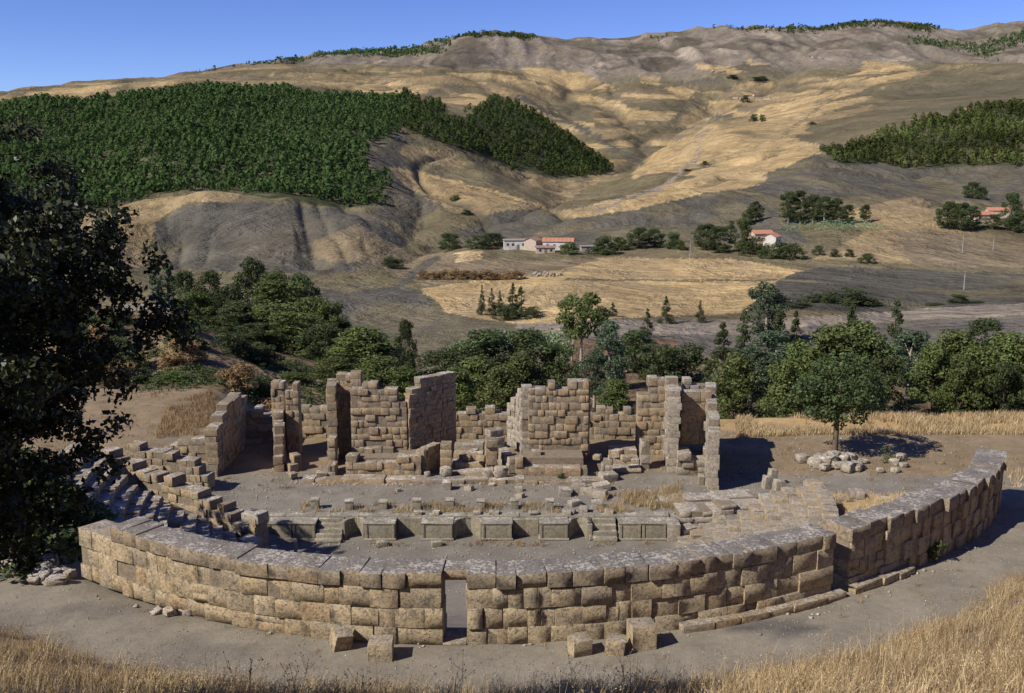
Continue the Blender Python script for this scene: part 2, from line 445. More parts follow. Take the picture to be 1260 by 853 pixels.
class Masonry:
    """coursed stone walls; every stone is a part of its own, a mortar core sits inside"""
    def __init__(s, root, key, seed):
        s.root = root; s.key = key; s.r = random.Random(seed); s.core = MB(); s.n = 0
    def stone(s, x, y, z, lx, ly, lz, rz, key=None, name='stone', tilt=0.0):
        k = key or s.key
        s.n += 1
        return child(name, s.r.choice(BL[k]), s.root, (x, y, z), rz, (lx, ly, lz),
                     s.r.uniform(-tilt, tilt), s.r.uniform(-tilt, tilt))
    def run(s, pts, z0, top, thick, ch=(0.5, 0.6), ln=(0.6, 1.2), hole=0.03, jut=0.03, keep=None, key=None, cap=None,
            rag=0.6, skip=None, z0fn=None, gap=0.0):
        """pts: polyline of wall centre line; top(t 0..1) absolute z"""
        r = s.r
        P = [Vector((p[0], p[1])) for p in pts]
        L = [0.0]
        for a, b in zip(P, P[1:]): L.append(L[-1] + (b - a).length)
        tot = L[-1]
        def at(d):
            for i in range(len(P) - 1):
                if d <= L[i + 1] or i == len(P) - 2:
                    a, b = P[i], P[i + 1]; q = (d - L[i]) / max(1e-6, L[i + 1] - L[i])
                    dv = b - a
                    return a + dv * q, math.atan2(dv.y, dv.x)
        zmax = max(top(i / 20) for i in range(21))
        z = z0; ci = 0
        while z < zmax - 0.15:
            h = r.uniform(*ch); d = -r.uniform(0, ln[0] * 0.6) if ci % 2 else 0.0
            if ci % 2: d = 0.0
            first = True
            while d < tot - 0.05:
                w = r.uniform(*ln)
                if first and ci % 2: w *= 0.55
                first = False
                if tot - (d + w) < ln[0] * 0.6: w = tot - d
                m = d + w / 2; t = m / tot
                T = top(t) + (r.uniform(-.38, .16) if hole > 0 else r.uniform(-.12, .05))
                zlow = z0fn(t) if z0fn else -1e9
                ok = z + h * rag <= T and z + h > zlow
                if ok and skip and skip(m, z + h / 2): ok = False
                if ok:
                    p, a = at(m)
                    hh = h
                    if z + h * 1.6 > T: hh = h * r.uniform(0.85, 1.1)
                    is_hole = r.random() < hole * 2.2 and z + 2 * h < T
                    off = r.uniform(-jut, jut) * 1.6
                    if r.random() < .06: off += r.choice((-1, 1)) * .1
                    nx, ny = -math.sin(a), math.cos(a)
                    if not is_hole and r.random() < 0.10 and w > 0.55:
                        f = r.uniform(.35, .65)
                        for q0, q1 in ((0, f), (f, 1)):
                            pp, aa = at(d + w * (q0 + q1) / 2)
                            s.stone(pp.x + nx * off, pp.y + ny * off, z + hh / 2, w * (q1 - q0) - gap, thick + r.uniform(-jut, jut), hh * r.uniform(.85, 1) - gap * .7, aa, key, tilt=0.012)
                    elif not is_hole:
                        s.stone(p.x + nx * off, p.y + ny * off, z + hh / 2, w - gap - (r.uniform(0, .06) if r.random() < .25 else 0), thick + r.uniform(-jut, jut), hh - gap * 0.7 - (r.uniform(0, .05) if r.random() < .2 else 0), a, key, tilt=0.008)
                    ti = max(0.12, thick - 0.09 - r.uniform(0, 0.03))
                    endst = d < 0.01 or d + w > tot - 0.01
                    s.core.box(p.x, p.y, z + h / 2 - 0.05, w - 0.1 if endst else w + 0.03 + r.uniform(0, 0.02), ti, h + r.uniform(0, 0.03), a)
                d += w
            z += h; ci += 1
    def done(s):
        if s.core.V:
            s.core.build('wall_core', M['core'], s.root)['kind'] = 'stuff'

# ------------------------------------------------------------------ ground heights
C0 = (-1.6, 54.6)              # centre of the theatre
RW = 25.0                      # outer radius of the curved wall
ZP = 5.65                      # path level
def near_h(x, y):
    x = np.asarray(x, float); y = np.asarray(y, float)
    r = np.hypot(x - C0[0], y - C0[1])
    cav = np.interp(r, [0, 11, 19, 23.7, 25, 29.2], [0, 0, 2.85, 5.3, ZP, ZP])
    bank = np.clip(r - 28.4, 0, None)
    front = 1 - sstep(34, 52, y)
    bz = bank * 0.515 * front
    bz = np.where(bank > 0, bz + 0.35 * (fbm(x * 0.25, y * 0.25, 5, 3) - 0.5) * np.clip(bank / 2, 0, 1), 0)
    bz = np.minimum(bz, 14.2 + 0.05 * bank)
    z = cav + bz
    # behind the stage front the cavea gives way to the level stage terrace
    st = 1.05 + 0.025 * np.clip(y - 60, 0, 20)
    inner = sstep(54.62, 54.72, y)
    z_in = z * (1 - inner) + st * inner
    outer = np.where(x > 0, sstep(44.5, 57.5, y), sstep(50, 61, y))
    z_out = z * (1 - outer) + st * outer
    w = sstep(13, 16, np.abs(x + 2.3))
    z = z_in * (1 - w) + z_out * w
    z = z + (fbm(x * 0.6, y * 0.6, 9, 3) - 0.5) * 0.10 * sstep(9, 12, r)
    z = z + (fbm(x * 0.12, y * 0.12, 19, 2) - 0.5) * 0.5 * sstep(66, 76, y)
    edge = 76.5 + 2.5 * (fbm(x * 0.09, x * 0, 23, 2) - 0.5)
    z = z - np.clip(y - edge, 0, None) * 0.6 * sstep(-27, -17, x)
    return z

# far country: control points (photo pixel x, y, distance Y in metres)
CTRL = [
 # left mound and the ravine
 (180,376,118),(145,382,116),(230,392,116),(300,435,110),(60,372,122),(0,372,125),(-120,372,125),(400,478,104),
 (180,455,96),(60,450,96),(-100,450,96),(300,478,92),
 (560,496,140),(640,500,140),(480,470,150),(430,440,175),(330,432,160),(250,425,160),(100,425,160),(-100,425,160),
 (715,458,190),(740,490,140),(850,482,150),(930,490,130),(1000,505,112),(1080,500,112),(1150,498,105),(1260,495,105),(1390,495,105),
 (780,440,185),(850,440,195),(950,450,185),(1050,455,175),(1150,440,180),(1260,430,180),(1390,425,180),
 # track and dark bank beyond the ravine
 (500,432,215),(600,418,228),(700,406,240),(800,408,245),(900,405,245),(1000,398,240),(1100,410,232),(1250,392,232),(1390,390,232),
 (800,395,265),(1000,382,262),(1150,385,258),(1260,378,258),
 # fields and stream
 (560,345,350),(700,340,350),(850,345,350),(650,390,275),(900,380,285),(1050,370,292),(1200,368,300),(1390,366,300),(480,350,340),(430,400,255),(400,340,365),
 (560,385,280),(490,390,275),(600,330,385),
 # farm level
 (660,306,450),(580,306,450),(760,306,450),(860,306,440),(940,302,440),(1000,310,420),(1100,318,405),(1230,322,395),(1390,322,395),(500,318,440),(450,335,395),(600,312,432),
 # badland hill
 (250,238,540),(150,262,510),(350,248,540),(440,268,500),(190,325,430),(280,332,420),(380,337,400),(470,330,410),(500,318,440),(60,275,505),(0,280,505),(-120,290,505),
 (60,350,300),(0,350,300),(-120,350,300),(150,345,300),(250,350,280),(350,360,270),(460,300,455),(300,285,480),(400,300,460),
 # forest hill
 (130,247,640),(200,236,640),(300,234,640),(400,246,620),(480,242,640),(470,190,780),(300,170,860),(100,180,860),(-100,190,860),(200,200,740),(400,190,760),
 (60,128,1130),(0,138,1120),(110,130,1140),(150,124,1160),(200,121,1150),(250,112,1160),(310,114,1160),(350,110,1160),(410,116,1150),(450,113,1150),(490,119,1150),(-120,145,1120),
 (60,150,1500),(250,150,1500),(450,150,1500),(-120,160,1500),
 # open slope between the woods and the second wood
 (490,168,950),(520,200,850),(560,230,750),(620,210,860),(640,260,620),(560,270,610),(700,240,800),(500,232,680),(560,180,960),
 (600,122,1320),(650,128,1350),(700,158,1300),(750,190,1230),(550,131,1260),(520,116,1250),(700,214,1100),(650,206,1060),(600,186,1050),
 (600,130,1700),(690,180,1600),(520,135,1700),
 # right slope
 (800,245,700),(900,230,700),(850,270,560),(780,285,500),(700,285,520),(950,260,560),(1050,265,520),(1150,270,500),(1250,280,480),(1390,285,480),
 (1000,210,750),(1100,218,740),(1200,218,740),(1390,222,740),(1010,195,850),(1100,208,800),(1200,208,800),(1100,160,1000),(1200,137,1100),(1260,132,1100),(1390,130,1100),(1050,180,950),
 (1150,130,1400),(1260,120,1450),(1390,120,1450),
 (1150,108,1900),(1260,88,2000),(1390,80,2000),(1000,130,1700),(900,160,1300),(850,190,1100),(900,200,950),(780,220,960),(950,175,1100),(980,155,1350),
 # upper valley
 (770,190,1450),(800,166,1750),(830,150,2000),(845,136,2200),(700,142,2200),(650,112,2350),(600,92,2450),(550,100,2100),(750,160,1950),(720,178,1650),(640,140,1900),(500,95,2200),(430,86,2500),
 (350,100,2000),(250,102,2000),(100,112,2000),(0,120,2000),(-120,130,2000),
 (910,120,2300),(940,100,2550),(880,100,2600),(1000,92,2550),(960,130,2000),(1080,76,2900),(1150,82,2650),(820,110,2550),(760,110,2600),
 # foot of the scarp
 (600,72,3050),(700,82,3050),(800,88,3000),(900,72,3050),(1000,66,3150),(1100,64,3150),(1200,70,3100),(1260,66,3100),(1390,66,3100),(500,76,3050),(400,78,3000),
 # skyline
 (-120,122,3000),(0,120,3000),(40,112,3000),(100,107,3050),(150,101,3050),(200,98,3100),(270,88,3200),(330,81,3300),(400,65,3450),(450,65,3500),(500,63,3500),(560,49,3600),(600,44,3620),(650,48,3650),(730,50,3700),
 (800,45,3700),(850,37,3800),(900,35,3800),(960,38,3800),(1040,31,3900),(1100,28,3900),(1150,36,3900),(1180,37,4000),(1220,33,4050),(1260,22,4050),(1390,10,4100),
 (-120,135,4800),(0,135,4800),(200,115,4800),(400,85,4800),(600,64,4800),(800,62,4800),(1000,52,4800),(1150,50,4800),(1260,40,4800),(1390,30,4900),
]
_cp = np.array(CTRL, float)
_v = -(_cp[:, 1] - CY) / F
_den = CP + _v * SP
_e = (-SP + _v * CP) / _den
_u = (_cp[:, 0] - CX) / F / _den
_l = np.log(_cp[:, 2])
# join with the site ground at Y = 86
_ju = np.linspace(-0.62, 0.62, 14)
_u = np.r_[_u, _ju]; _l = np.r_[_l, np.full(14, math.log(86.0))]; _e = np.r_[_e, (near_h(_ju * 86, np.full(14, 86.0)) - H) / 86.0]
KU = 3.6
def _kern(d2):
    return np.where(d2 > 1e-12, 0.5 * d2 * np.log(np.maximum(d2, 1e-12)), 0)
def _solve():
    A = np.stack([_u * KU, _l], 1); n = len(A)
    d2 = ((A[:, None] - A[None]) ** 2).sum(2)
    K = _kern(d2) + np.eye(n) * 0.004
    Pm = np.c_[np.ones(n), A]
    S = np.zeros((n + 3, n + 3)); S[:n, :n] = K; S[:n, n:] = Pm; S[n:, :n] = Pm.T
    return A, np.linalg.solve(S, np.r_[_e, 0, 0, 0])
_A, _w = _solve()
def _rbf(u, l):
    u = np.asarray(u, float).ravel(); l = np.asarray(l, float).ravel()
    out = np.empty(len(u)); n = len(_A)
    for i in range(0, len(u), 40000):
        q = np.stack([u[i:i + 40000] * KU, l[i:i + 40000]], 1)
        d2 = ((q[:, None, 0] - _A[None, :, 0]) ** 2 + (q[:, None, 1] - _A[None, :, 1]) ** 2)
        out[i:i + 40000] = _kern(d2) @ _w[:n] + _w[n] + q @ _w[n + 1:]
    return out
CARVE = [ # stream cuts: (pixel x, y, distance) polyline, depth m, half width m
 ([(745,208,1180),(772,190,1450),(800,166,1750),(830,150,2000),(845,136,2200),(880,118,2450),(865,95,2700)], 26, 70),
 ([(620,112,2350),(700,150,2050),(772,188,1500)], 20, 55), ([(700,92,2800),(760,130,2300),(815,160,1850)], 18, 60), ([(975,80,2850),(930,108,2450),(880,122,2400)], 18, 60),
 ([(560,80,2900),(575,100,2500),(620,118,2300)], 16, 60), ([(1090,70,2900),(1000,105,2450),(900,130,2250)], 14, 60), ([(455,92,2500),(470,105,2200),(520,110,2000)], 14, 60),
 ([(640,262,620),(600,270,600),(540,290,520),(490,325,430)], 5, 14), ([(700,235,820),(660,258,660),(640,265,620)], 6, 16), ([(505,215,760),(520,250,640),(500,285,500)], 7, 16),
]
CARVE_W = [([tuple((ray(a, b)[0] * c_, c_)) for a, b, c_ in pl], dep, hw) for pl, dep, hw in CARVE]
def gully(x, y, s, seed):
    wx = x + s * .5 * (fbm(x / s, y / s, seed + 3, 3) - .5); wy = y + s * .5 * (fbm(x / s, y / s, seed + 5, 3) - .5)
    n = .62 * vnoise(wx / s, wy / s, seed) + .38 * vnoise(wx / s * 2.3, wy / s * 2.3, seed + 1)
    return np.clip(1 - np.abs(n - .5) * 10, 0, 1) ** 1.3
def far_h(x, y):
    x = np.asarray(x, float); y = np.asarray(y, float); sh = x.shape
    e = _rbf(x / y, np.log(y)).reshape(sh)
    z = H + e * y
    wx = x + 60 * (fbm(x / 300, y / 300, 31, 3) - 0.5); wy = y + 60 * (fbm(x / 300, y / 300, 32, 3) - 0.5)
    far = sstep(900, 2600, y)
    scarp = sstep(2750, 3050, y)
    z = z - far * (1 - .55 * sstep(2900, 3300, y)) * (15 * gully(x, y * .7, 420, 141) + 6 * gully(x, y * .7, 170, 151)) - sstep(420, 520, y) * (1 - sstep(900, 1300, y)) * 4.5 * gully(x, y * .8, 95, 161)
    mid = sstep(380, 480, y) * (1 - sstep(900, 1300, y))
    z = z + far * (34 * (ridged(wx / 480, wy / 600, 41, 3) - 0.62) + 9 * (ridged(wx / 160, wy / 330, 42, 3) - 0.62))
    z = z + scarp * (26 * (ridged(wx / 210, wy / 700, 45, 3) - 0.62) + 16 * (ridged(wx / 75, wy / 500, 46, 2) - 0.62))
    z = z + mid * 6.5 * (ridged(wx / 75, wy / 110, 51, 4) - 0.62)
    wood_ = sstep(560, 640, y) * (1 - sstep(1150, 1300, y))
    z = z + wood_ * 20 * (ridged(wx / 190, wy / 300, 57, 3) - 0.62)
    for W_, dep, hw in CARVE_W:
        dd = np.full(sh, 1e9)
        for (x0, y0), (x1, y1) in zip(W_, W_[1:]):
            t_ = np.clip(((x - x0) * (x1 - x0) + (y - y0) * (y1 - y0)) / ((x1 - x0) ** 2 + (y1 - y0) ** 2), 0, 1)
            dd = np.minimum(dd, np.hypot(x - x0 - t_ * (x1 - x0), y - y0 - t_ * (y1 - y0)))
        z = z - dep * np.exp(-np.abs(dd + hw * .5 * (fbm(x / hw, y / hw, 58, 2) - .5)) / hw)
    # badland gullies on the bare hill
    px, py = project(x, y, z)
    bad = sstep(180, 220, px) * (1 - sstep(430, 470, px)) * sstep(400, 430, y) * (1 - sstep(545, 580, y))
    z = z - bad * 8.5 * np.clip(ridged((x + 0.25 * y) / 42, y / 260, 55, 3) - 0.5, 0, 1) * 2
    z = z + sstep(95, 130, y) * (1 - sstep(600, 900, y)) * 1.2 * (fbm(x / 22, y / 22, 61, 4) - 0.5)
    return z
def ground(x, y):
    x = np.atleast_1d(np.asarray(x, float)); y = np.atleast_1d(np.asarray(y, float))
    n = near_h(x, y)
    f = far_h(x, np.maximum(y, 60))
    t = sstep(84, 98, y)
    return n * (1 - t) + f * t
def g1(x, y):
    return float(ground(x, y)[0])
def hit(px, py, y0=80.0, y1=4800.0):
    """first place where the view ray of a pixel meets the country"""
    u, e = ray(px, py)
    ys = np.exp(np.linspace(math.log(y0), math.log(y1), 1500))
    zz = ground(u * ys, ys)
    below = np.nonzero(zz >= H + e * ys)[0]
    Y = ys[below[0]] if len(below) else y1
    return Vector((u * Y, Y, g1(u * Y, Y)))

# ------------------------------------------------------------------ painting the ground
def inpoly(px, py, poly):
    poly = np.array(poly, float); res = np.zeros(px.shape, bool)
    j = len(poly) - 1
    for i in range(len(poly)):
        xi, yi = poly[i]; xj, yj = poly[j]
        c = ((yi > py) != (yj > py)) & (px < (xj - xi) * (py - yi) / (yj - yi + 1e-12) + xi)
        res ^= c; j = i
    return res
STRAW = (0.39, 0.28, 0.14); STRAW_D = (0.265, 0.195, 0.105); OLIVE = (0.14, 0.117, 0.068); BROWN = (0.19, 0.148, 0.093)
SCREE = (0.098, 0.09, 0.073); DARKF = (0.082, 0.075, 0.06); ROCK = (0.20, 0.168, 0.135); PALE = (0.36, 0.30, 0.24); WOODF = (0.05, 0.06, 0.03)
TRACK = (0.24, 0.20, 0.16)
W_LEFT = [(-60,138),(60,126),(110,128),(150,122),(250,110),(350,108),(490,116),(500,150),(478,170),(440,180),(450,205),(470,225),(482,250),(430,256),(360,250),(300,238),(240,234),(190,240),(120,262),(60,275),(-60,290)]
W_MID = [(492,118),(540,132),(560,150),(590,135),(600,124),(640,120),(680,140),(720,170),(752,198),(750,212),(690,220),(640,208),(600,192),(570,185),(520,165),(500,158)]
W_RIGHT = [(1012,188),(1060,178),(1100,160),(1160,145),(1210,132),(1300,126),(1300,206),(1200,205),(1120,208),(1080,200),(1040,203)]
FAR_FIELDS = [ # straw and fallow plots high in the valley
 ([(640,80),(720,90),(760,110),(700,112),(650,98)], STRAW), ([(665,105),(760,125),(800,142),(750,137),(690,120)], STRAW), ([(690,128),(770,146),(800,155),(740,150)], STRAW_D),
 ([(600,95),(650,105),(690,122),(640,118)], STRAW_D), ([(650,130),(700,140),(720,152),(670,146)], STRAW), ([(690,150),(740,160),(770,172),(730,172)], STRAW_D),
 ([(850,78),(900,82),(920,90),(870,88)], STRAW), ([(915,73),(945,80),(925,82)], STRAW), ([(785,92),(812,98),(810,107),(790,102)], STRAW), ([(825,108),(862,105),(852,119),(830,117)], STRAW),
 ([(895,103),(955,101),(950,118),(900,114)], STRAW), ([(862,130),(900,128),(912,141),(880,143)], STRAW), ([(880,141),(905,138),(903,149),(875,151)], SCREE), ([(820,152),(865,130),(870,145),(835,160)], STRAW_D),
 ([(1062,75),(1110,78),(1132,85),(1060,91)], STRAW), ([(1020,105),(1130,86),(1135,93),(1030,113)], STRAW), ([(940,130),(1010,115),(1070,102),(1060,112),(960,141)], STRAW), ([(1165,57),(1182,60),(1215,74),(1170,74)], STRAW_D),
 ([(1060,116),(1150,83),(1215,75),(1130,94)], STRAW_D), ([(960,141),(1010,128),(1075,118),(1060,126),(980,150)], STRAW), ([(990,146),(1075,129),(1070,136),(1000,152)], STRAW_D), ([(870,150),(930,142),(935,152),(890,160)], STRAW_D),
 ([(480,88),(560,95),(600,104),(540,106),(480,97)], STRAW_D), ([(540,108),(610,112),(600,122),(560,118)], STRAW), ([(330,88),(420,92),(480,100),(400,100)], STRAW_D), ([(150,112),(230,105),(240,112),(170,118)], STRAW_D), ([(830,100),(895,95),(890,102),(840,106)], SCREE),
]
FIELDS = [ # (polygon in photo pixels, colour, near distance, far distance)
 ([(0,230),(80,235),(260,225),(300,240),(200,300),(160,345),(0,350)], STRAW_D, 400, 620),
 ([(190,275),(230,248),(330,250),(460,262),(500,300),(480,330),(380,338),(190,330)], SCREE, 380, 600),
 ([(390,295),(440,275),(500,310),(500,325),(420,322),(385,318)], BROWN, 380, 520),
 ([(440,180),(490,160),(520,175),(505,215),(540,255),(470,300),(455,262),(482,245),(465,215)], SCREE, 500, 1000),
 ([(490,165),(560,185),(620,205),(720,215),(740,240),(640,275),(560,280),(520,235),(500,200)], OLIVE, 500, 1200),
 ([(495,178),(560,190),(575,205),(540,203),(500,195)], STRAW_D, 600, 1200),
 ([(480,205),(560,225),(640,250),(700,245),(640,272),(560,262),(500,230)], STRAW_D, 500, 1000),
 ([(600,207),(720,225),(760,210),(700,245)], STRAW_D, 500, 1200),
 ([(600,262),(700,255),(900,215),(1000,215),(960,260),(1000,300),(560,305),(560,285)], SCREE, 440, 900),
 ([(680,262),(760,245),(870,215),(950,190),(1000,200),(940,225),(860,240),(760,262),(700,270)], STRAW, 500, 1300),
 ([(840,215),(900,195),(960,165),(1010,180),(1010,200),(950,205),(880,222)], STRAW, 700, 1400),
 ([(780,200),(850,165),(960,130),(1060,110),(1010,145),(960,180),(860,205),(780,225)], STRAW, 900, 2400),
 ([(1000,190),(1300,205),(1300,245),(1130,250),(1060,240),(950,255),(940,215)], SCREE, 500, 900),
 ([(1010,110),(1150,75),(1300,80),(1300,128),(1200,130),(1100,158),(1030,178),(990,160)], OLIVE, 900, 2700),
 ([(1040,258),(1130,240),(1180,280),(1240,300),(1180,330),(1000,318),(1060,290)], STRAW_D, 380, 620),
 ([(1100,285),(1280,288),(1280,330),(1120,328)], BROWN, 300, 520),
 ([(520,355),(660,335),(740,318),(900,318),(1000,335),(960,345),(915,385),(760,392),(640,400),(540,385)], STRAW, 255, 460),
 ([(470,330),(520,300),(600,318),(740,320),(660,338),(520,352)], BROWN, 330, 470),
 ([(565,307),(596,309),(590,320),(558,324)], (0.42, 0.31, 0.17), 380, 450),
 ([(915,385),(965,340),(1010,328),(1280,338),(1280,378),(1100,385),(990,382)], DARKF, 255, 420),
 ([(380,360),(470,345),(520,360),(550,385),(640,402),(700,425),(620,440),(480,440),(400,400)], SCREE, 190, 340),
 ([(640,404),(760,396),(960,392),(1280,372),(1280,386),(1000,402),(900,412),(700,412)], TRACK, 220, 270),
 ([(700,412),(900,412),(1000,402),(1280,388),(1280,430),(700,440)], (0.135, 0.118, 0.10), 170, 262),
 ([(680,418),(830,418),(860,520),(680,520)], (0.155, 0.10, 0.065), 100, 240),
]
LINES = [ # (polyline, half width px, colour, near, far)
 ([(640,402),(760,397),(900,400),(1000,393),(1280,374)], 3.0, TRACK, 215, 280),
 ([(470,395),(485,360),(510,335),(540,318)], 4, SCREE, 200, 460),
 ([(700,344),(850,346),(1000,345)], 1.2, OLIVE, 300, 420),
 ([(380,350),(420,357),(480,350),(490,340)], 2.5, OLIVE, 200, 420),
 ([(770,188),(800,166),(830,148),(850,132),(880,118)], 3.0, OLIVE, 1000, 2600),
 ([(640,120),(700,150),(760,185),(790,200)], 3.0, SCREE, 1000, 2600),
 ([(730,262),(820,228),(862,190),(858,172),(870,160)], 1.8, TRACK, 500, 2000),
 ([(490,208),(560,224),(640,245),(690,262)], 1.4, STRAW, 500, 1000),
 ([(960,170),(1010,130),(1040,105)], 1.4, BROWN, 1000, 2400),
]
def paint_far(X, Y, Z):
    px, py = project(X, Y, Z)
    wob = 1 + np.clip((Y - 300) / 900, 0, 1) * 0.5
    px = px + (fbm(X / (Y * 0.025), Y / (Y * 0.0 + 14), 71, 3) - 0.5) * 12 * wob
    py = py + (fbm(X / (Y * 0.03), Y / (Y * 0.0 + 20), 72, 3) - 0.5) * 4 * wob
    n = len(X)
    px = px + NP.normal(0, .7, n); py = py + NP.normal(0, .4, n)
    c = np.tile(np.array(OLIVE), (n, 1))
    # hillside strip fields: long cells that follow the contour
    row = np.floor((Z + 26 * fbm(X / 260, Y / 260, 83, 3)) / 13.0)
    cx = np.floor((X + 160 * fbm(X / 200, Y / 200, 81, 3)) / 170 + 0.37 * row)
    hsh = _hash(cx + row * 7, row, 84)
    strip = np.where(hsh[:, None] < 0.22, np.array(STRAW), np.where(hsh[:, None] < 0.45, np.array(STRAW_D), np.where(hsh[:, None] < 0.80, np.array(OLIVE), np.array(BROWN))))
    m = sstep(1000, 1250, Y) * (1 - sstep(2500, 2800, Y))
    slopes = fbm(X / 350, Y / 350, 85, 3)
    m = m * sstep(0.30, 0.38, slopes)
    c = c * (1 - m[:, None]) + strip * m[:, None]
    # scarp: bare violet-brown rock with pale scree fans
    s = sstep(2680, 2950, Y)
    rk = ridged(X / 110, Y / 700, 91, 4)
    rock = np.array(ROCK) * (0.75 + 0.5 * fbm(X / 60, Y / 60, 92, 4))[:, None]
    rock = np.where((rk > 0.84)[:, None], np.array(PALE) * 0.8, rock)
    dk = sstep(0.56, 0.66, fbm(X / 150, Y / 220, 93, 4))[:, None]
    rock = rock * (1 - dk * 0.5)
    c = c * (1 - s[:, None]) + rock * s[:, None]
    for poly, colr, a, b in FIELDS:
        k = inpoly(px, py, poly) & (Y > a) & (Y < b)
        c[k] = np.array(colr)
    for poly, colr in FAR_FIELDS:
        k = inpoly(px, py, poly) & (Y > 1250) & (Y < 3050)
        c[k] = np.array(colr)
    for pl, hw, colr, a, b in LINES:
        d = np.full(n, 1e9)
        for (x0, y0), (x1, y1) in zip(pl, pl[1:]):
            t = np.clip(((px - x0) * (x1 - x0) + (py - y0) * (y1 - y0)) / ((x1 - x0) ** 2 + (y1 - y0) ** 2), 0, 1)
            d = np.minimum(d, np.hypot(px - x0 - t * (x1 - x0), py - y0 - t * (y1 - y0)))
        k = (d < hw) & (Y > a) & (Y < b)
        c[k] = np.array(colr)
    for poly, a, b in ((W_LEFT, 560, 1200), (W_MID, 900, 1400), (W_RIGHT, 760, 1200)):
        k = inpoly(px, py, poly) & (Y > a) & (Y < b)
        c[k] = np.array(WOODF)
    wx = X + 60 * (fbm(X / 300, Y / 300, 31, 3) - 0.5); wy = Y + 60 * (fbm(X / 300, Y / 300, 32, 3) - 0.5)
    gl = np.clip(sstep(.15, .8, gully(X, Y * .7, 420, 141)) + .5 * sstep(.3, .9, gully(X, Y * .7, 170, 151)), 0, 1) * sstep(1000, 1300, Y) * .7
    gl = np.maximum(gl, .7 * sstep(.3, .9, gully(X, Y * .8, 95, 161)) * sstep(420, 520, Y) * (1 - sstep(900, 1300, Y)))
    c = c * (1 - gl[:, None]) + np.array((0.095, 0.085, 0.058)) * gl[:, None]  # gully creases darkened: shrub growth plus shade painted into the colour
    isdark = (c.mean(1) < 0.10) & (Y < 1000) & (Y > 180)
    mixn = sstep(0.50, 0.62, fbm(X / 28, Y / 45, 94, 4)) * isdark * .65
    c = c * (1 - mixn[:, None]) + np.array(OLIVE) * mixn[:, None]
    # near banks behind the theatre
    k = (Y < 175)
    dry = fbm(X / 6, Y / 6, 95, 4)
    nb = np.where((dry > 0.54)[:, None], np.array((0.18, 0.125, 0.072)), np.array((0.085, 0.06, 0.036)))
    c[k] = c[k] * 0.25 + nb[k] * 0.75
    # tufts, stones and bare spots
    t1 = fbm(X / 9, Y / 14, 96, 4); t2 = fbm(X / 60, Y / 90, 97, 4); t3 = fbm(X / 2.5, Y / 4, 99, 3)
    c = c * (0.25 + 0.62 * t1 + 0.55 * t2 + 0.36 * t3)[:, None]
    warm = (sstep(0.48, 0.66, fbm(X / 35, Y / 50, 98, 4)) * 0.28)[:, None]
    c = c * (1 - warm) + np.array(BROWN) * (c.mean(1, keepdims=True) / 0.15 * .6 + .35) * warm
    return c
def set_col(me, c):
    at = me.attributes.new('col', 'FLOAT_COLOR', 'POINT')
    at.data.foreach_set('color', np.c_[np.clip(c, 0, 1), np.ones(len(c))].astype(np.float32).ravel())
def grid_faces(nr, nc):
    i = np.arange(nr - 1)[:, None] * nc + np.arange(nc - 1)[None]
    i = i.ravel()
    return np.stack([i, i + 1, i + 1 + nc, i + nc], 1)

# far country sheet
NC, NR = 720, 660
uu = np.linspace(-0.66, 0.66, NC)
yy = np.exp(np.linspace(math.log(86.0), math.log(4900.0), NR))
YY, UU = np.meshgrid(yy, uu, indexing='ij')
XX = UU * YY
ZZ = ground(XX.ravel(), YY.ravel()).reshape(XX.shape)
me = np_mesh('hills', np.stack([XX, YY, ZZ], -1).reshape(-1, 3), grid_faces(NR, NC), M['hills'], True)
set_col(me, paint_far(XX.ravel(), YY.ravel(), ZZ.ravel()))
hills = link(bpy.data.objects.new('hills', me)); hills['kind'] = 'structure'

# site ground sheet
gx = np.arange(-75, 75.01, 0.45); gy = np.arange(-26, 86.3, 0.45); gy[-1] = 86.0
GY, GX = np.meshgrid(gy, gx, indexing='ij')
GZ = ground(GX.ravel(), GY.ravel()).reshape(GX.shape)
def paint_near(x, y):
    r = np.hypot(x - C0[0], y - C0[1]); n = len(x)
    w = (fbm(x * 0.5, y * 0.5, 101, 4) - 0.5)
    soil = np.array((0.21, 0.15, 0.09)); path = np.array((0.20, 0.175, 0.138)); grey = np.array((0.168, 0.15, 0.125))
    earth = np.array((0.205, 0.155, 0.10)); straw = np.array((0.34, 0.235, 0.115))
    c = np.tile(soil, (n, 1))
    def put(m, colr):
        m = np.clip(m, 0, 1)[:, None]
        c[:] = c * (1 - m) + colr * m
    put(sstep(28.9, 28.6, r + w * 1.5) if False else 1 - sstep(28.0, 28.6, r + w * 1.8), path)
    put((1 - sstep(23, 23.6, r)), earth)
    put((1 - sstep(19, 21, r + w * 2)), grey)
    put(sstep(53.5, 54.2, y) * (y < 62), grey * 1.08)
    put(sstep(61, 64, y + w * 2), earth)
    put(sstep(71, 74, y + w * 4) * sstep(12, 16, x), straw)
    put((x > 11) * (1 - sstep(57, 59, y + w * 2)) * sstep(18.7, 19.6, r + w) * (r < 23.8) * sstep(0.35, 0.55, fbm(x * 0.4, y * 0.4, 103, 3)), straw)
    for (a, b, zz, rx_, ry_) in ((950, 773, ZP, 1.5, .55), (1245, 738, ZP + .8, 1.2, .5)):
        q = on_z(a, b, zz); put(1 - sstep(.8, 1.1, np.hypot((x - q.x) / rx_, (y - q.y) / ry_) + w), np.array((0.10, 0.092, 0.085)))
    shade_spots = sstep(0.5, 0.62, fbm(x * .3, y * .5, 107, 3)) * (r > 25) * (x < -6) * (r < 29); put(shade_spots * .55, np.array((0.13, 0.115, 0.10)))  # soft shade on the left stretch of path, painted in as darker blotches
    c *= (0.8 + 0.4 * fbm(x * 1.3, y * 1.3, 105, 3))[:, None]
    return c
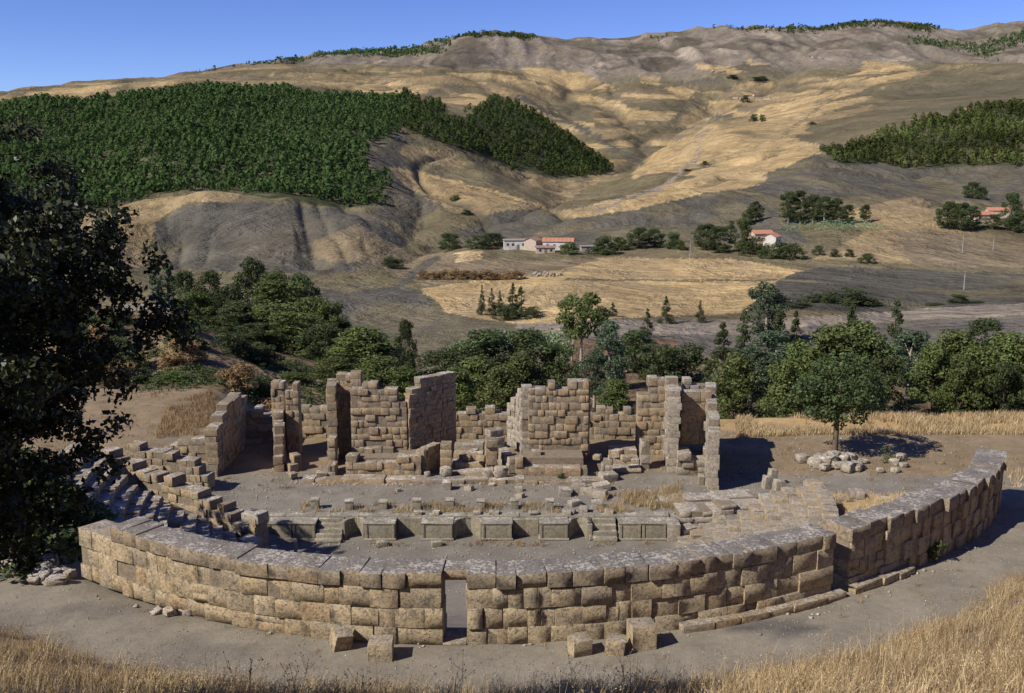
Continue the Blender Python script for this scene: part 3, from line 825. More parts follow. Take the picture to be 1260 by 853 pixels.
me = np_mesh('ground', np.stack([GX, GY, GZ], -1).reshape(-1, 3), grid_faces(len(gy), len(gx)), M['ground'], True)
set_col(me, paint_near(GX.ravel(), GY.ravel()))
grd = link(bpy.data.objects.new('ground', me)); grd['kind'] = 'structure'

# ------------------------------------------------------------------ curved outer wall
def arc_pts(r, a0, a1, n):
    return [(C0[0] + r * math.cos(math.radians(a0 + (a1 - a0) * i / n)), C0[1] + r * math.sin(math.radians(a0 + (a1 - a0) * i / n))) for i in range(n + 1)]
def arc_ang(px, py):
    p = on_z(px, py, ZP)
    return math.degrees(math.atan2(p.y - C0[1], p.x - C0[0]))
A_L = -126.5; A_D0 = arc_ang(544, 795); A_D1 = arc_ang(574, 795); A_G0 = arc_ang(1028, 737); A_G1 = arc_ang(1046, 730); A_R = -24.5
TH = 1.12; RM = RW - TH / 2
def bulge(m):
    d = math.degrees(m)
    return 1.35 * float(sstep(-58, -24, d)) - 0.75 * float(sstep(-98, -127, d) if False else 1 - sstep(-127, -98, d))
def curved_wall(root, key, a0, a1, seed, z0, hts, cap_h, left_low=False):
    ms = Masonry(root, key, seed); r = ms.r
    # body courses
    z = z0
    for ci, h in enumerate(hts):
        d = math.radians(a0); end = math.radians(a1)
        first = True
        while d < end - 0.004:
            w = r.uniform(0.5, 1.15)
            if first and ci % 2: w = r.uniform(0.45, 0.7)
            first = False
            dw = w / RW
            if end - (d + dw) < 0.022: dw = end - d
            m = d + dw / 2; w = dw * RW
            rr = RM + bulge(m) + r.uniform(-0.03, 0.05)
            if r.random() < 0.06: rr -= 0.10
            hh = h * r.uniform(0.985, 1.0); zz = z + hh / 2
            gx_ = r.uniform(.03, .09) if r.random() < .08 else r.uniform(-.03, -.005); gz_ = r.uniform(.02, .06) if r.random() < .08 else -.012
            if r.random() < .07:
                f = r.uniform(.4, .6)
                for zc, hq in ((z + hh * f / 2, hh * f), (z + hh * (1 + f) / 2, hh * (1 - f))):
                    ms.stone(C0[0] + rr * math.cos(m), C0[1] + rr * math.sin(m), zc, w - .015, TH, hq - .012, m + math.pi / 2, key, tilt=0.015)
            elif r.random() < .08 and w > .8:
                for q in (-1, 1):
                    mq = m + q * dw / 4
                    ms.stone(C0[0] + rr * math.cos(mq), C0[1] + rr * math.sin(mq), zz, w / 2 - .02, TH, hh - gz_, mq + math.pi / 2, key, tilt=0.02)
            else:
                ms.stone(C0[0] + rr * math.cos(m), C0[1] + rr * math.sin(m), zz - gz_ / 2, w - gx_, TH, hh - gz_, m + math.pi / 2, key, tilt=0.008)
            ms.core.box(C0[0] + (RM + bulge(m)) * math.cos(m), C0[1] + (RM + bulge(m)) * math.sin(m), z + h / 2 - 0.02, w * 0.97, TH - 0.09 - r.uniform(0, 0.03), h + r.uniform(0.0, 0.03), m + math.pi / 2)
            d += dw
        z += h
    # capstones, deeper than the wall and uneven
    d = math.radians(a0); end = math.radians(a1)
    while d < end - 0.004:
        w = r.uniform(0.6, 1.25); dw = w / RW
        if end - (d + dw) < 0.022: dw = end - d
        m = d + dw / 2; w = dw * RW; deg = math.degrees(m)
        if left_low and deg < a0 + 5.5:
            d += dw; continue
        hh = cap_h * r.uniform(0.9, 1.06); rr = RM + bulge(m) + r.uniform(-0.05, 0.07); th = TH + r.uniform(0.0, 0.14)
        ms.stone(C0[0] + rr * math.cos(m), C0[1] + rr * math.sin(m), z + hh / 2, w - r.uniform(0.008, 0.035), th, hh, m + math.pi / 2 + r.uniform(-0.008, 0.008), 'cap', 'capstone', tilt=0.014)
        d += dw
    return ms
cwl = thing('curved_wall', (C0[0] - 2, C0[1] - RW, ZP), 'long curved wall of squared tan stone blocks pierced by one narrow doorway', 'wall')
HT = [0.58, 0.66, 0.68]
mw = curved_wall(cwl, 'wall', A_L, A_D0, 3, ZP - 0.05, HT, 0.52, True)
# lower footing course that shows where the path dips towards the left
mw.done()
mw2 = curved_wall(cwl, 'wall', A_D1, A_G0, 4, ZP - 0.05, HT, 0.52)
mw2.done()
# door lintel: thinner slab set back from the outer face
am = math.radians((A_D0 + A_D1) / 2); wl = math.radians(A_D1 - A_D0) * RW
mw2.stone(C0[0] + (RM - 0.22) * math.cos(am), C0[1] + (RM - 0.22) * math.sin(am), ZP - 0.05 + sum(HT) + 0.30, wl + 0.02, TH - 0.3, 0.34, am + math.pi / 2, 'cap', 'lintel')
mw2.stone(C0[0] + RM * math.cos(am), C0[1] + RM * math.sin(am), ZP - 0.02, wl - 0.02, TH, 0.10, am + math.pi / 2, 'wall', 'threshold')
cwr = thing('curved_wall', (C0[0] + 17, C0[1] - 16, ZP), 'curved stone wall length beyond the gap, its outer face in deep shade', 'wall')
mw3 = curved_wall(cwr, 'wall', A_G1, A_R, 5, ZP - 0.05, HT, 0.52)
mw3.done()
# projecting footing stones along the path
def footing(ms, a0, a1, seed):
    r = random.Random(seed); d = math.radians(a0)
    while d < math.radians(a1):
        w = r.uniform(0.7, 1.6); m = d + w / RW / 2
        rr = RW + 0.14 + bulge(m) + r.uniform(-0.03, 0.05)
        ms.stone(C0[0] + rr * math.cos(m), C0[1] + rr * math.sin(m), ZP + 0.10 + r.uniform(-0.02, 0.03), w - 0.02, 0.42, 0.30, m + math.pi / 2, 'wall', 'footing_stone')
        d += w / RW
footing(mw2, arc_ang(845, 785), A_G0 - 0.2, 61); footing(mw3, A_G1, A_G1 + 7.5, 62)

# loose squared blocks lying on the path
def fallen(name, x, y, size, rz, label, group, key='wall', tilt=(0, 0), zoff=0.0, cat='stone block', meshes=None, base=None):
    b = g1(x, y) if base is None else base
    me = (meshes or BL[key])[R.randrange(len(meshes or BL[key]))]
    o = bpy.data.objects.new(name, me); o.location = (x, y, b + size[2] / 2 - 0.03 + zoff)
    o.rotation_euler = (tilt[0], tilt[1], rz); o.scale = size
    link(o); return tag(o, label, cat, group)
for px, py, sz, rz, tl, lab in (
    (420, 797, (0.55, 0.55, 0.62), 0.5, (0.25, 0.12), 'tilted fallen stone block leaning by the wall left of the doorway blocks'),
    (469, 808, (0.74, 0.66, 0.6), 0.05, (0.0, 0.0), 'flat-topped squared stone block on the path below the doorway side'),
    (713, 803, (0.62, 0.56, 0.58), 0.35, (0.08, 0.0), 'hexagonal looking fallen block, first of three at the wall foot'),
    (757, 802, (0.6, 0.52, 0.54), -0.15, (0.0, 0.1), 'smallest fallen block in the middle of three at the wall foot'),
    (789, 795, (0.8, 0.7, 0.82), 0.18, (0.0, 0.0), 'tallest fallen block of the three at the wall foot')):
    p = on_z(px, py, ZP)
    fallen('fallen_block', p.x, p.y, sz, rz, lab, 'squared blocks fallen at the foot of the curved wall', 'wall', tl)
for i in range(9):
    px = R.uniform(190, 232); py = R.uniform(733, 758)
    p = on_z(px, py, ZP)
    fallen('rubble_stone', p.x, p.y, (R.uniform(.3, .6), R.uniform(.25, .45), R.uniform(.15, .3)), R.uniform(0, 3), 'small flat stone in the loose heap below the wall end', 'heap of flat stones at the wall foot', tilt=(R.uniform(-.4, .4), R.uniform(-.5, .3)), meshes=BOULD, cat='stone')
for i in range(14):
    p = on_z(R.uniform(10, 95), R.uniform(690, 718), ZP)
    fallen('rubble_stone', p.x, p.y, (R.uniform(.4, .9), R.uniform(.4, .8), R.uniform(.25, .5)), R.uniform(0, 3), 'shaded grey boulder lying under the big oak', 'boulders in the shade of the oak', meshes=BOULD, cat='stone')

# ------------------------------------------------------------------ stage front with niches
YS = 53.35                                       # front plane of the stage front
ZT = 1.0                                         # top of the stage front
def sx(px): return x_at(px, YS, 0.3)
pf = thing('stage_platform', (-2.5, YS + 0.6, 0), 'low carved stone stage front with panels, niches and two small stairs', 'stage front')
ps = Masonry(pf, 'pulpit', 21)
DEP = 1.05
def panel_block(x0, x1, y0=YS):
    w = x1 - x0; xm = (x0 + x1) / 2
    ps.stone(xm, y0 + DEP / 2 + 0.02, ZT / 2 - 0.04, w, DEP, ZT - 0.12, 0, name='panel')
    ps.stone(xm, y0 + DEP / 2, 0.06, w + 0.10, DEP + 0.10, 0.14, 0, name='plinth')
    ps.stone(xm, y0 + DEP / 2, ZT - 0.03, w + 0.06, DEP + 0.0, 0.13, 0, 'pulpit', 'cornice')
    for xe in (x0 + 0.09, x1 - 0.09):
        ps.stone(xe, y0 + 0.05, ZT / 2, 0.13, 0.14, ZT - 0.20, 0, name='pilaster')
def back_wall(x0, x1, yb):
    n = max(1, round((x1 - x0) / 0.9)); w = (x1 - x0) / n
    for i in range(n):
        ps.stone(x0 + (i + .5) * w, yb + 0.22, ZT / 2, w - 0.008, 0.42, ZT, 0, name='panel')
def niche(x0, x1, depth=0.85):
    xm = (x0 + x1) / 2; rad = (x1 - x0) / 2; n = 7
    for i in range(n):
        a = math.pi * (i + .5) / n
        ps.stone(xm - (rad + 0.1) * math.cos(a), YS + 0.12 + depth * math.sin(a) + 0.1, ZT / 2, math.pi * max(rad, depth) / n + 0.06, 0.24, ZT - 0.02 + 0.01 * i, math.pi / 2 - a + math.pi, name='niche_stone')
def stairs(ms, x0, x1, yf, yb, z0, z1, n, name='step', key=None):
    for i in range(n):
        zt = z0 + (z1 - z0) * (i + 1) / n; y0 = yf + (yb - yf) * i / n
        ms.stone((x0 + x1) / 2, (y0 + yb) / 2, (z0 + zt) / 2 - 0.02, x1 - x0 - 0.012 * i, yb - y0, zt - z0 + 0.04, 0, key, name)
X = sx
panel_block(X(330), X(359)); panel_block(X(360), X(388))
stairs(ps, X(389), X(421), YS - 0.45, YS + 1.0, 0, ZT, 5)
niche(X(424), X(446))
panel_block(X(449), X(486)); back_wall(X(487), X(518), YS + .85); panel_block(X(519), X(557))
niche(X(560), X(591)); panel_block(X(593), X(630)); back_wall(X(631), X(663), YS + 0.62)
panel_block(X(664), X(699)); niche(X(702), X(722))
ps.stone((X(722) + X(729)) / 2, YS + 0.45, 0.45, 0.3, 0.9, 0.95, 0, name='pier')
stairs(ps, X(730), X(759), YS - 0.3, YS + 1.0, 0, ZT, 4)
panel_block(X(762), X(789)); panel_block(X(790), X(820))
ps.stone((X(821) + X(836)) / 2, YS + 0.4, 0.5, X(836) - X(821), 1.3, 1.05, 0, 'pale', 'pier')
# coping slabs along the back edge of the stage front
xx = X(325)
while xx < X(826):
    w = R.uniform(0.8, 1.7)
    ps.stone(xx + w / 2, YS + 1.28 + R.uniform(-.03, .03), ZT + 0.02 + R.uniform(-0.02, 0.03), w - 0.02, 0.62, 0.18, 0, 'pulpit', 'coping_slab', tilt=0.01)
    xx += w
for px in (535, 608, 657, 700, 586, 512):        # broken bits that still stand on the coping
    ps.stone(X(px), YS + 1.25, ZT + 0.2, R.uniform(.35, .6), .4, R.uniform(.12, .25), R.uniform(-.2, .2), 'pale', 'coping_fragment')
# small standing stone and two fallen bits in the orchestra
p = on_z(364, 684, 0.0)
t = thing('stone_post', (p.x, p.y, 0), 'thin upright stone post standing alone in the orchestra', 'post')
mm = Masonry(t, 'pale', 5); mm.stone(p.x, p.y, 0.05, .36, .34, .14, 0, name='base'); mm.stone(p.x, p.y, 0.52, .2, .2, .9, .2, name='shaft')
for px, py, lab in ((470, 672, 'broken stone lump below the first carved panel'), (537, 672, 'broken stone lump below the panel beside the middle niche')):
    p = on_z(px, py, 0); fallen('broken_stone', p.x, p.y, (.55, .4, .32), .3, lab, None, 'pulpit', cat='stone', base=0)

ORD = ['first', 'second', 'third', 'fourth', 'fifth', 'sixth', 'seventh', 'eighth']
# small square posts in a row on the stage floor
for i, px in enumerate((388, 430, 472, 513, 554, 592, 633, 676)):
    p = on_z(px, 626 + (1 if i % 2 else 0), 1.03)
    t = thing('stage_post', (p.x, p.y, 1.0), ORD[i] + ' short square post of the stage row, counted from the shaded seats', 'post', 'row of posts on the stage floor')
    mm = Masonry(t, 'pulpit', 40 + i); hgt = R.uniform(.42, .6)
    mm.stone(p.x, p.y, 1.0 + hgt / 2, .46, .42, hgt, R.uniform(-.1, .1), name='shaft')
    mm.stone(p.x, p.y, 1.0 + hgt + .05, .52, .46, .11, R.uniform(-.1, .1), 'pale', name='cap')
# blocks lying on the stage
LOOSE = [(640,612,.5),(695,610,.75),(712,606,.8),(722,608,.6),(737,612,.95),(740,603,.85),(707,622,.6),(735,625,.75),(718,630,.6),(749,633,.5),(700,632,.6),(760,640,.55),(676,640,.4),(745,640,.6),(730,641,.6),
         (550,602,.7),(577,603,.5),(638,604,.4),(490,605,.3),(605,598,.35),(845,640,.8),(748,592,.9)]
for i, (px, py, s) in enumerate(LOOSE):
    p = on_z(px, py, 1.05)
    fallen('loose_block', p.x, p.y, (s * R.uniform(.8, 1.2), s * .8, s * R.uniform(.5, .8)), R.uniform(-.6, .6),
           'pale broken block lying loose on the stage floor', 'broken blocks scattered on the stage', 'pale', (R.uniform(-.15, .15), R.uniform(-.15, .15)), cat='stone block')

# ------------------------------------------------------------------ seating tiers
ROWS = [(11 + i * 0.68, 0.30 + i * 0.25) for i in range(12)]
ROWS_L = ROWS + [(19.16 + k * .7, 3.42 + k * .36) for k in range(6)]
def tiers(label, a_of_row, seed, key, name='seating_tiers', rows=None):
    a0, a1 = a_of_row(3)
    am = math.radians((a0 + a1) / 2)
    t = thing(name, (C0[0] + 15 * math.cos(am), C0[1] + 15 * math.sin(am), 1.2), label, 'seats')
    ms = Masonry(t, key, seed); r = ms.r
    for i, (rad, zt) in enumerate(rows or ROWS):
        a0, a1 = a_of_row(i); d = math.radians(a0)
        row = bpy.data.objects.new('seat_row', None); link(row); row.parent = t
        row.location = (0, 0, 0)
        keep = ms.root; ms.root = row
        while d < math.radians(a1):
            w = r.uniform(0.45, 1.0); dw = w / (rad + .5); m = d + dw / 2
            if r.random() < 0.90:
                ms.stone(C0[0] + (rad + .38) * math.cos(m), C0[1] + (rad + .38) * math.sin(m), zt - 0.18 + r.uniform(-.05, .04), w - .02, .76 + r.uniform(-.06, .04), 0.40, m + math.pi / 2, name='seat_block', tilt=0.02)
            d += dw
        ms.root = keep
    return ms
rnd = random.Random(9)
jag = [rnd.uniform(-3.0, 2.5) for _ in range(18)]
tiers('curved stone seat rows bleached pale, stepping up beside the right end', lambda i: (-58 + i * .7, (-4 if i < 7 else 1) + jag[i] * (1.0 if i < 7 else 0.5)), 71, 'wall')
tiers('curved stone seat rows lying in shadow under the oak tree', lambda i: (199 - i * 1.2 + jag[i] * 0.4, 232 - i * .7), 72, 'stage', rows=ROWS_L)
# cut ends of the top right rows stand clear of the grass
t = thing('end_pier', (16.8, 54.2, 1.5), 'square pale stack of blocks closing the topmost seat row', 'stone pier')
mm = Masonry(t, 'pale', 6)
for k in range(4): mm.stone(17.3 + R.uniform(-.04, .04), 54.9, 1.4 + k * .42, .95, .8, .42, R.uniform(-.05, .05))

# ------------------------------------------------------------------ analemma (end) walls of the seating
t = thing('end_wall', (-18, 55.5, 1.2), 'stepped masonry wall descending beside the shaded seat rows', 'wall')
mm = Masonry(t, 'stage', 81)
mm.run([(-24.2, 57.2), (-13.5, 51.2)], -0.1, top_fn([(0, 4.5), (.12, 4.4), (.13, 3.9), (.3, 3.9), (.31, 3.5), (.5, 3.4), (.52, 3.0), (.7, 2.9), (.72, 2.45), (.86, 2.4), (.88, 1.9), (1, 1.9)]), 1.0, (0.4, 0.48), (0.4, 0.85), 0.03, 0.04)
mm.run([(-23.6, 59.6), (-18.4, 58.6)], 1.4, top_fn([(0, 4.0), (.3, 3.7), (.7, 3.4), (1, 2.6)]), .9, (0.4, 0.48), (0.4, .8), 0.03, 0.06)
mm.done()
fallen('fallen_block', -13.9, 51.4, (1.1, .9, .5), -.4, 'large pale squared block resting on the low end of the stepped wall', None, 'pale', base=1.9)
fallen('fallen_block', -13.9, 50.2, (1.0, .8, .6), -.5, 'pale tilted block lying below the stepped wall end', None, 'pale', base=.75, tilt=(.05, .12))
t = thing('end_wall', (12, 55.2, 0.9), 'low broad ruined wall of bleached slabs beside the pale seat rows', 'wall')
mm = Masonry(t, 'pale', 82)
mm.run([(8.6, 55.0), (11.0, 55.2), (15.6, 56.0)], 0.35, top_fn([(0, 1.35), (.3, 1.75), (.6, 1.6), (1, 1.9)]), 1.6, (0.3, 0.4), (0.6, 1.3), 0.02, 0.12, rag=.8)
mm.run([(8.9, 57.2), (16.0, 58.2)], 0.9, top_fn([(0, 1.35), (.5, 1.5), (1, 1.3)]), 1.3, (0.25, 0.32), (0.8, 1.6), 0.1, 0.2, rag=.8)
mm.done()
t = thing('low_kerb', (20, 57.5, 2), 'short low wall of pale slabs at the edge of the dry grass', 'wall')
mm = Masonry(t, 'pale', 83)
mm.run([(18.4, 57.6), (22.6, 57.0)], g1(20, 58) - .2, top_fn([(0, g1(20, 58) + .55), (.6, g1(20, 58) + .4), (1, g1(20, 58) + .2)]), .8, (.3, .4), (.8, 1.5))
mm.done()

# ------------------------------------------------------------------ stage building
def pt(px, Y, z=3.0): return (x_at(px, Y, z), Y)
def tops(Y, pts, Y2=None):
    """pts: (t, pixel row) -> absolute z of a wall top at depth Y (to Y2)"""
    Y2 = Y if Y2 is None else Y2
    return top_fn([(t, z_at(py, Y + (Y2 - Y) * t)) for t, py in pts])
ZL = 1.1
# kerb course along the foot of the stage building
t = thing('stage_kerb', (-3, 60.9, ZL), 'long low kerb of flat slabs along the foot of the stage building', 'kerb')
mm = Masonry(t, 'stage', 90)
mm.run([pt(372, 60.9), pt(640, 60.8), pt(745, 60.6)], ZL - .25, top_fn([(0, ZL + .25), (1, ZL + .25)]), 1.0, (.5, .5), (.7, 1.7), 0, .05)
mm.done()

# tall left block with the curved niche
t = thing('ruined_building', (-8, 65, ZL), 'tall broken stage wall of brown ashlar ending in a dark curved niche', 'ruin')
A = Masonry(t, 'stage', 91)
Yf = 64.4
A.run([pt(434, Yf), pt(502, Yf)], ZL, tops(Yf, [(0, 474), (.08, 468), (.35, 469), (.5, 470), (.58, 472), (.66, 466), (.72, 474), (.85, 484), (1, 487)]), 1.0, (.38, .5), (.38, .85), .03, .05)
A.run([pt(500, Yf - .2), pt(540, 65.9), pt(557, 66.9)], ZL, tops(Yf, [(0, 488), (.08, 480), (.18, 472), (.3, 466), (.45, 462), (.65, 459), (1, 457)], 66.9), 0.7, (.3, .36), (.35, .6), .0, .02, rag=.3)
A.run([pt(417, 66.0), pt(436, 66.0)], ZL, tops(66, [(0, 456), (.5, 454), (1, 461)]), .9, (.4, .5), (.4, .7), .02, .03)
A.run([pt(434, 65.8), pt(447, 65.8)], ZL + 3, tops(66, [(0, 452), (1, 452)]), .8, (.5, .56), (.6, .8), .0, .03)
A.run([pt(409, 63.9), pt(410, 66.2)], ZL, tops(63.9, [(0, 470), (.25, 466), (.6, 466), (1, 462)], 66.2), .62, (.5, .6), (.6, 1.2), .0, .03)
A.run([pt(405, 62.9), pt(414, 62.9)], ZL, tops(62.9, [(0, 535), (1, 528)]), .9, (.4, .5), (.4, .7), .0, .1)
A.run([pt(403, 61.8), pt(413, 61.8)], ZL, tops(61.8, [(0, 572), (1, 566)]), .9, (.4, .5), (.4, .7), .0, .1)
A.run([pt(427, 62.0), pt(442, 61.9), pt(519, 61.8)], ZL + .1, tops(61.8, [(0, 552), (.12, 560), (.3, 563), (.5, 561), (.7, 556), (.9, 552), (1, 551)]), .85, (.42, .55), (.4, .85), .02, .04)
nx0, nx1 = x_at(519, 61.8, 2), x_at(543, 63.4, 2)
A.run([(nx0, 61.8), (nx0 + .25, 62.7), (nx0 + .75, 63.4), (nx1, 63.7)], ZL + .1, tops(61.8, [(0, 552), (1, 545)], 63.7), .55, (.5, .6), (.4, .7), .0, .02)
A.run([pt(442, 63.4), pt(505, 63.4)], ZL + .6, tops(63.4, [(0, 550), (.3, 548), (.6, 552), (1, 555)]), .5, (.42, .5), (.5, .9), .06, .08)
A.core.box((x_at(440, 63, 2) + x_at(515, 63, 2)) / 2, 63.1, 1.75, 3.9, 2.0, 1.0)
A.run([pt(542, 62.3), pt(556, 62.3)], ZL + .1, tops(62.3, [(0, 546), (1, 546)]), .75, (.45, .6), (.8, .8), 0, .08)
A.done()

# central stair
t = thing('stone_stair', (-2.8, 62.6, ZL), 'worn stone stair between the two podium blocks', 'stairs')
mm = Masonry(t, 'stage', 92)
stairs(mm, x_at(556, 62, 2), x_at(594, 62, 2), 61.7, 65.2, ZL, ZL + 1.35, 4)
mm.done()
for px, py, s, lab in ((549, 585, .75, 'low round stone drum at the foot of the worn stair, beside the curved niche'), (601, 586, .72, 'flat round drum in front of the stair side pier'), (616, 586, .85, 'taller rounded boulder by the diagonal podium wall'), (526, 586, .4, 'small rounded stone under the dark niche')):
    p = on_z(px, py, ZL + .25); fallen('stone_drum', p.x, p.y, (s, s * .9, s * .8), .3, lab, None, meshes=BOULD, cat='stone', base=ZL + .25)

# right of the stair: square block
t = thing('ruined_building', (2.5, 65, ZL), 'square block of mottled ashlar with a flat broken top right of the stair', 'ruin')
B = Masonry(t, 'stage', 93)
B.run([pt(650, Yf), pt(723, Yf)], ZL + .6, tops(Yf, [(0, 470), (.12, 470), (.16, 482), (.25, 470), (.55, 470), (.8, 472), (.84, 461), (1, 459)]), 1.0, (.38, .52), (.4, .9), .03, .05)
xr0, xr1 = x_at(648, Yf, 4), x_at(629, 67.6, 4)
B.run([(xr0, Yf - .2), (xr0 - .12, Yf + 1), (xr0 - .4, Yf + 2), (xr1, 67.4)], ZL + .6, tops(Yf, [(0, 472), (.3, 480), (.6, 482), (1, 496)], 67.4), .7, (.38, .48), (.4, .75), .02, .03, key='pale')
B.run([pt(719, 64.8), pt(712, 68.2)], ZL + .6, tops(Yf, [(0, 462), (.4, 474), (1, 500)], 68.2), .7, (.38, .48), (.4, .75), .02, .03)
B.run([pt(634, 61.8), pt(723, 61.7)], ZL + .1, tops(61.8, [(0, 558), (.1, 562), (.4, 566), (.5, 562), (1, 566)]), .85, (.5, .62), (.6, 1.2), .02, .04)
B.run([pt(654, 63.0), pt(690, 63.0)], ZL + 1.0, tops(63, [(0, 553), (.5, 552), (1, 562)]), .6, (.42, .5), (.5, .9), .06, .08)
B.run([pt(610, 66.0), pt(632, 62.2)], ZL + .1, tops(66, [(0, 545), (.5, 548), (1, 562)], 62.2), .6, (.45, .58), (.6, 1.1), .02, .05, key='pale')
B.run([pt(597, 62.5), pt(611, 62.6)], ZL + .1, tops(62.5, [(0, 536), (.5, 534), (1, 545)]), .8, (.5, .6), (.7, .9), .0, .08)
B.run([pt(600, 64.5), pt(616, 65.0)], ZL + .8, tops(64.5, [(0, 532), (1, 530)]), .8, (.5, .6), (.6, .9), .0, .1, key='pale')
B.core.box((x_at(640, 63, 2) + x_at(720, 63, 2)) / 2, 63.1, 1.75, 3.9, 2.0, 1.0)
B.done()

# right block, its inner partition and projecting side wall
t = thing('ruined_building', (10.5, 64, ZL), 'high roofless corner of pale-topped walls with a long jagged side wall', 'ruin')
Cc = Masonry(t, 'stage', 94)
Cc.run([pt(783, 66.8), pt(824, 66.8)], ZL, tops(66.8, [(0, 486), (.2, 478), (.35, 466), (.5, 463), (1, 461)]), .95, (.42, .55), (.4, .85), .03, .04)
Cc.run([pt(829, 62.4), pt(823, 67.2)], ZL, tops(62.4, [(0, 477), (.3, 470), (.6, 464), (1, 462)], 67.2), .72, (.42, .52), (.4, .8), .0, .06, key='pale')
Cc.run([pt(836, 64.2), pt(872, 64.2)], ZL + 1.6, tops(64.2, [(0, 486), (.3, 484), (.7, 485), (.8, 474), (1, 474)]), .8, (.6, .75), (.8, 1.5), .02, .02)
Cc.run([pt(838, 67.4), pt(874, 67.4)], ZL + 3, tops(67.4, [(0, 466), (.35, 463), (.5, 470), (1, 470)]), .8, (.42, .52), (.4, .8), .02, .05, key='pale')
Cc.run([pt(878, 58.9), pt(871, 67.6)], ZL - .2, tops(58.9, [(0, 532), (.06, 524), (.22, 512), (.38, 500), (.55, 490), (.75, 476), (1, 470)], 67.6), .68, (.42, .52), (.4, .8), .0, .05, key='pale')
Cc.run([pt(832, 62.7), pt(872, 62.7)], ZL, tops(62.7, [(0, 556), (.3, 552), (.6, 560), (1, 552)]), 1.3, (.48, .58), (.5, .9), .02, .12, key='pale')
Cc.run([pt(826, 60.6), pt(868, 60.4)], ZL - .1, tops(60.6, [(0, 586), (.5, 584), (1, 588)]), .7, (.5, .6), (.5, 1.1), .02, .2, key='pale')
Cc.run([pt(788, 63.6), pt(799, 63.6)], ZL, tops(63.6, [(0, 556), (.5, 542), (1, 546)]), .9, (.42, .55), (.5, .7), .0, .08, key='pale')
Cc.run([pt(740, 61.8), pt(754, 61.8)], ZL, tops(61.8, [(0, 566), (1, 562)]), .6, (.42, .55), (.4, .5), .0, .08, key='pale')
stairs(Cc, x_at(752, 63, 2), x_at(788, 63, 2), 62.3, 66, ZL, ZL + .9, 3, 'step', 'stage')
Cc.done()

# left projecting side wall and door pillars
t = thing('ruined_building', (-18.5, 64, ZL), 'left side wall with a ramped broken top and black shadowed inner face', 'ruin')
D = Masonry(t, 'stage', 95)
D.run([pt(260, 61.6), pt(298, 69.3)], ZL - .1, tops(61.6, [(0, 527), (.12, 520), (.3, 505), (.5, 494), (.62, 488), (.75, 484), (1, 483)], 69.3), .75, (.42, .52), (.5, .9), .0, .04)
D.run([pt(206, 62.6), pt(258, 62.3)], ZL, tops(62.6, [(0, 538), (.5, 535), (1, 533)]), .9, (.45, .55), (.5, 1.0), .02, .06)
D.run([pt(300, 69.2), pt(336, 69.5)], ZL, tops(69.3, [(0, 500), (.5, 504), (1, 512)]), .8, (.48, .58), (.5, 1.0), .02, .06)
D.done()
t = thing('door_pillar', (-15.2, 67, ZL), 'slender broken pillar with two stepped tops and a square socket', 'ruin')
Dp = Masonry(t, 'stage', 96)
Dp.run([pt(337, 67.2), pt(353, 67.2)], ZL, tops(67.2, [(0, 462), (.5, 463), (1, 463)]), .8, (.42, .52), (.4, .65), .06, .04)
Dp.run([pt(354, 66.8), pt(370, 66.8)], ZL, tops(66.8, [(0, 485), (.3, 472), (1, 471)]), .8, (.42, .52), (.4, .65), .02, .04)
Dp.run([pt(342, 62.6), pt(345, 66.8)], ZL, tops(62.6, [(0, 560), (.3, 540), (.6, 520), (1, 500)], 66.8), .62, (.5, .6), (.6, 1.0), .0, .04)
Dp.run([pt(352, 62.9), pt(368, 63.4)], ZL, tops(63, [(0, 572), (.5, 560), (1, 548)]), .7, (.45, .55), (.5, .9), .02, .1)
Dp.done()
# long rear wall behind the stage building
t = thing('rear_wall', (-5, 70.8, ZL), 'long low coursed wall running behind the stage building', 'wall')
Rw = Masonry(t, 'stage', 97)
ztop = z_at(503, 70.6)
Rw.run([pt(304, 70.9), pt(790, 70.4)], ZL + .1, top_fn([(0, ztop), (1, ztop)]), .8, (.45, .55), (.5, 1.0), .0, .05)
Rw.done()
for i, (px, py, s) in enumerate([(705, 540, .6), (583, 552, .6), (575, 560, .5), (592, 562, .6), (735, 560, .5), (760, 556, .7), (748, 566, .6), (770, 562, .6), (590, 545, .7), (612, 520, .7), (395, 582, .6), (360, 582, .5)]):
    p = on_z(px, py, 1.5 if py > 570 else 2.2)
    fallen('tumbled_stone', p.x, p.y, (s, s * .8, s * .6), R.uniform(-1, 1), 'tumbled stone lying among the ruined stage walls', 'tumbled stones in the stage building', 'stage', (R.uniform(-.2, .2), R.uniform(-.2, .2)), cat='stone', base=p.z - .25)

# heap of boulders beside the young tree, and an upright pair
for i in range(30):
    px = R.uniform(1000, 1112) if i > 5 else R.uniform(985, 1035); py = R.uniform(563, 578) if i > 5 else R.uniform(560, 570)
    p = on_z(px, py, 1.3); s = R.uniform(.32, .8)
    p.z = g1(p.x, p.y)
    fallen('boulder', p.x, p.y, (s * R.uniform(.9, 1.4), s, s * R.uniform(.6, .95)), R.uniform(0, 3), 'pale rounded boulder in the heap beside the young tree', 'boulder heap beside the young tree', meshes=BOULD, cat='boulder')
for px, py, sz, lab in ((944, 596, (.5, .5, .8), 'leaning upright stone of the small pair on bare ground'), (958, 600, (.6, .55, .75), 'squat pale stone of the small pair on bare ground'), (950, 592, (.45, .5, 1.05), 'tallest stone standing behind the small pair on bare ground')):
    p = on_z(px, py, 1.3)
    fallen('standing_stone', p.x, p.y, sz, .2, lab, None, 'pale', (.0, .1), cat='stone')

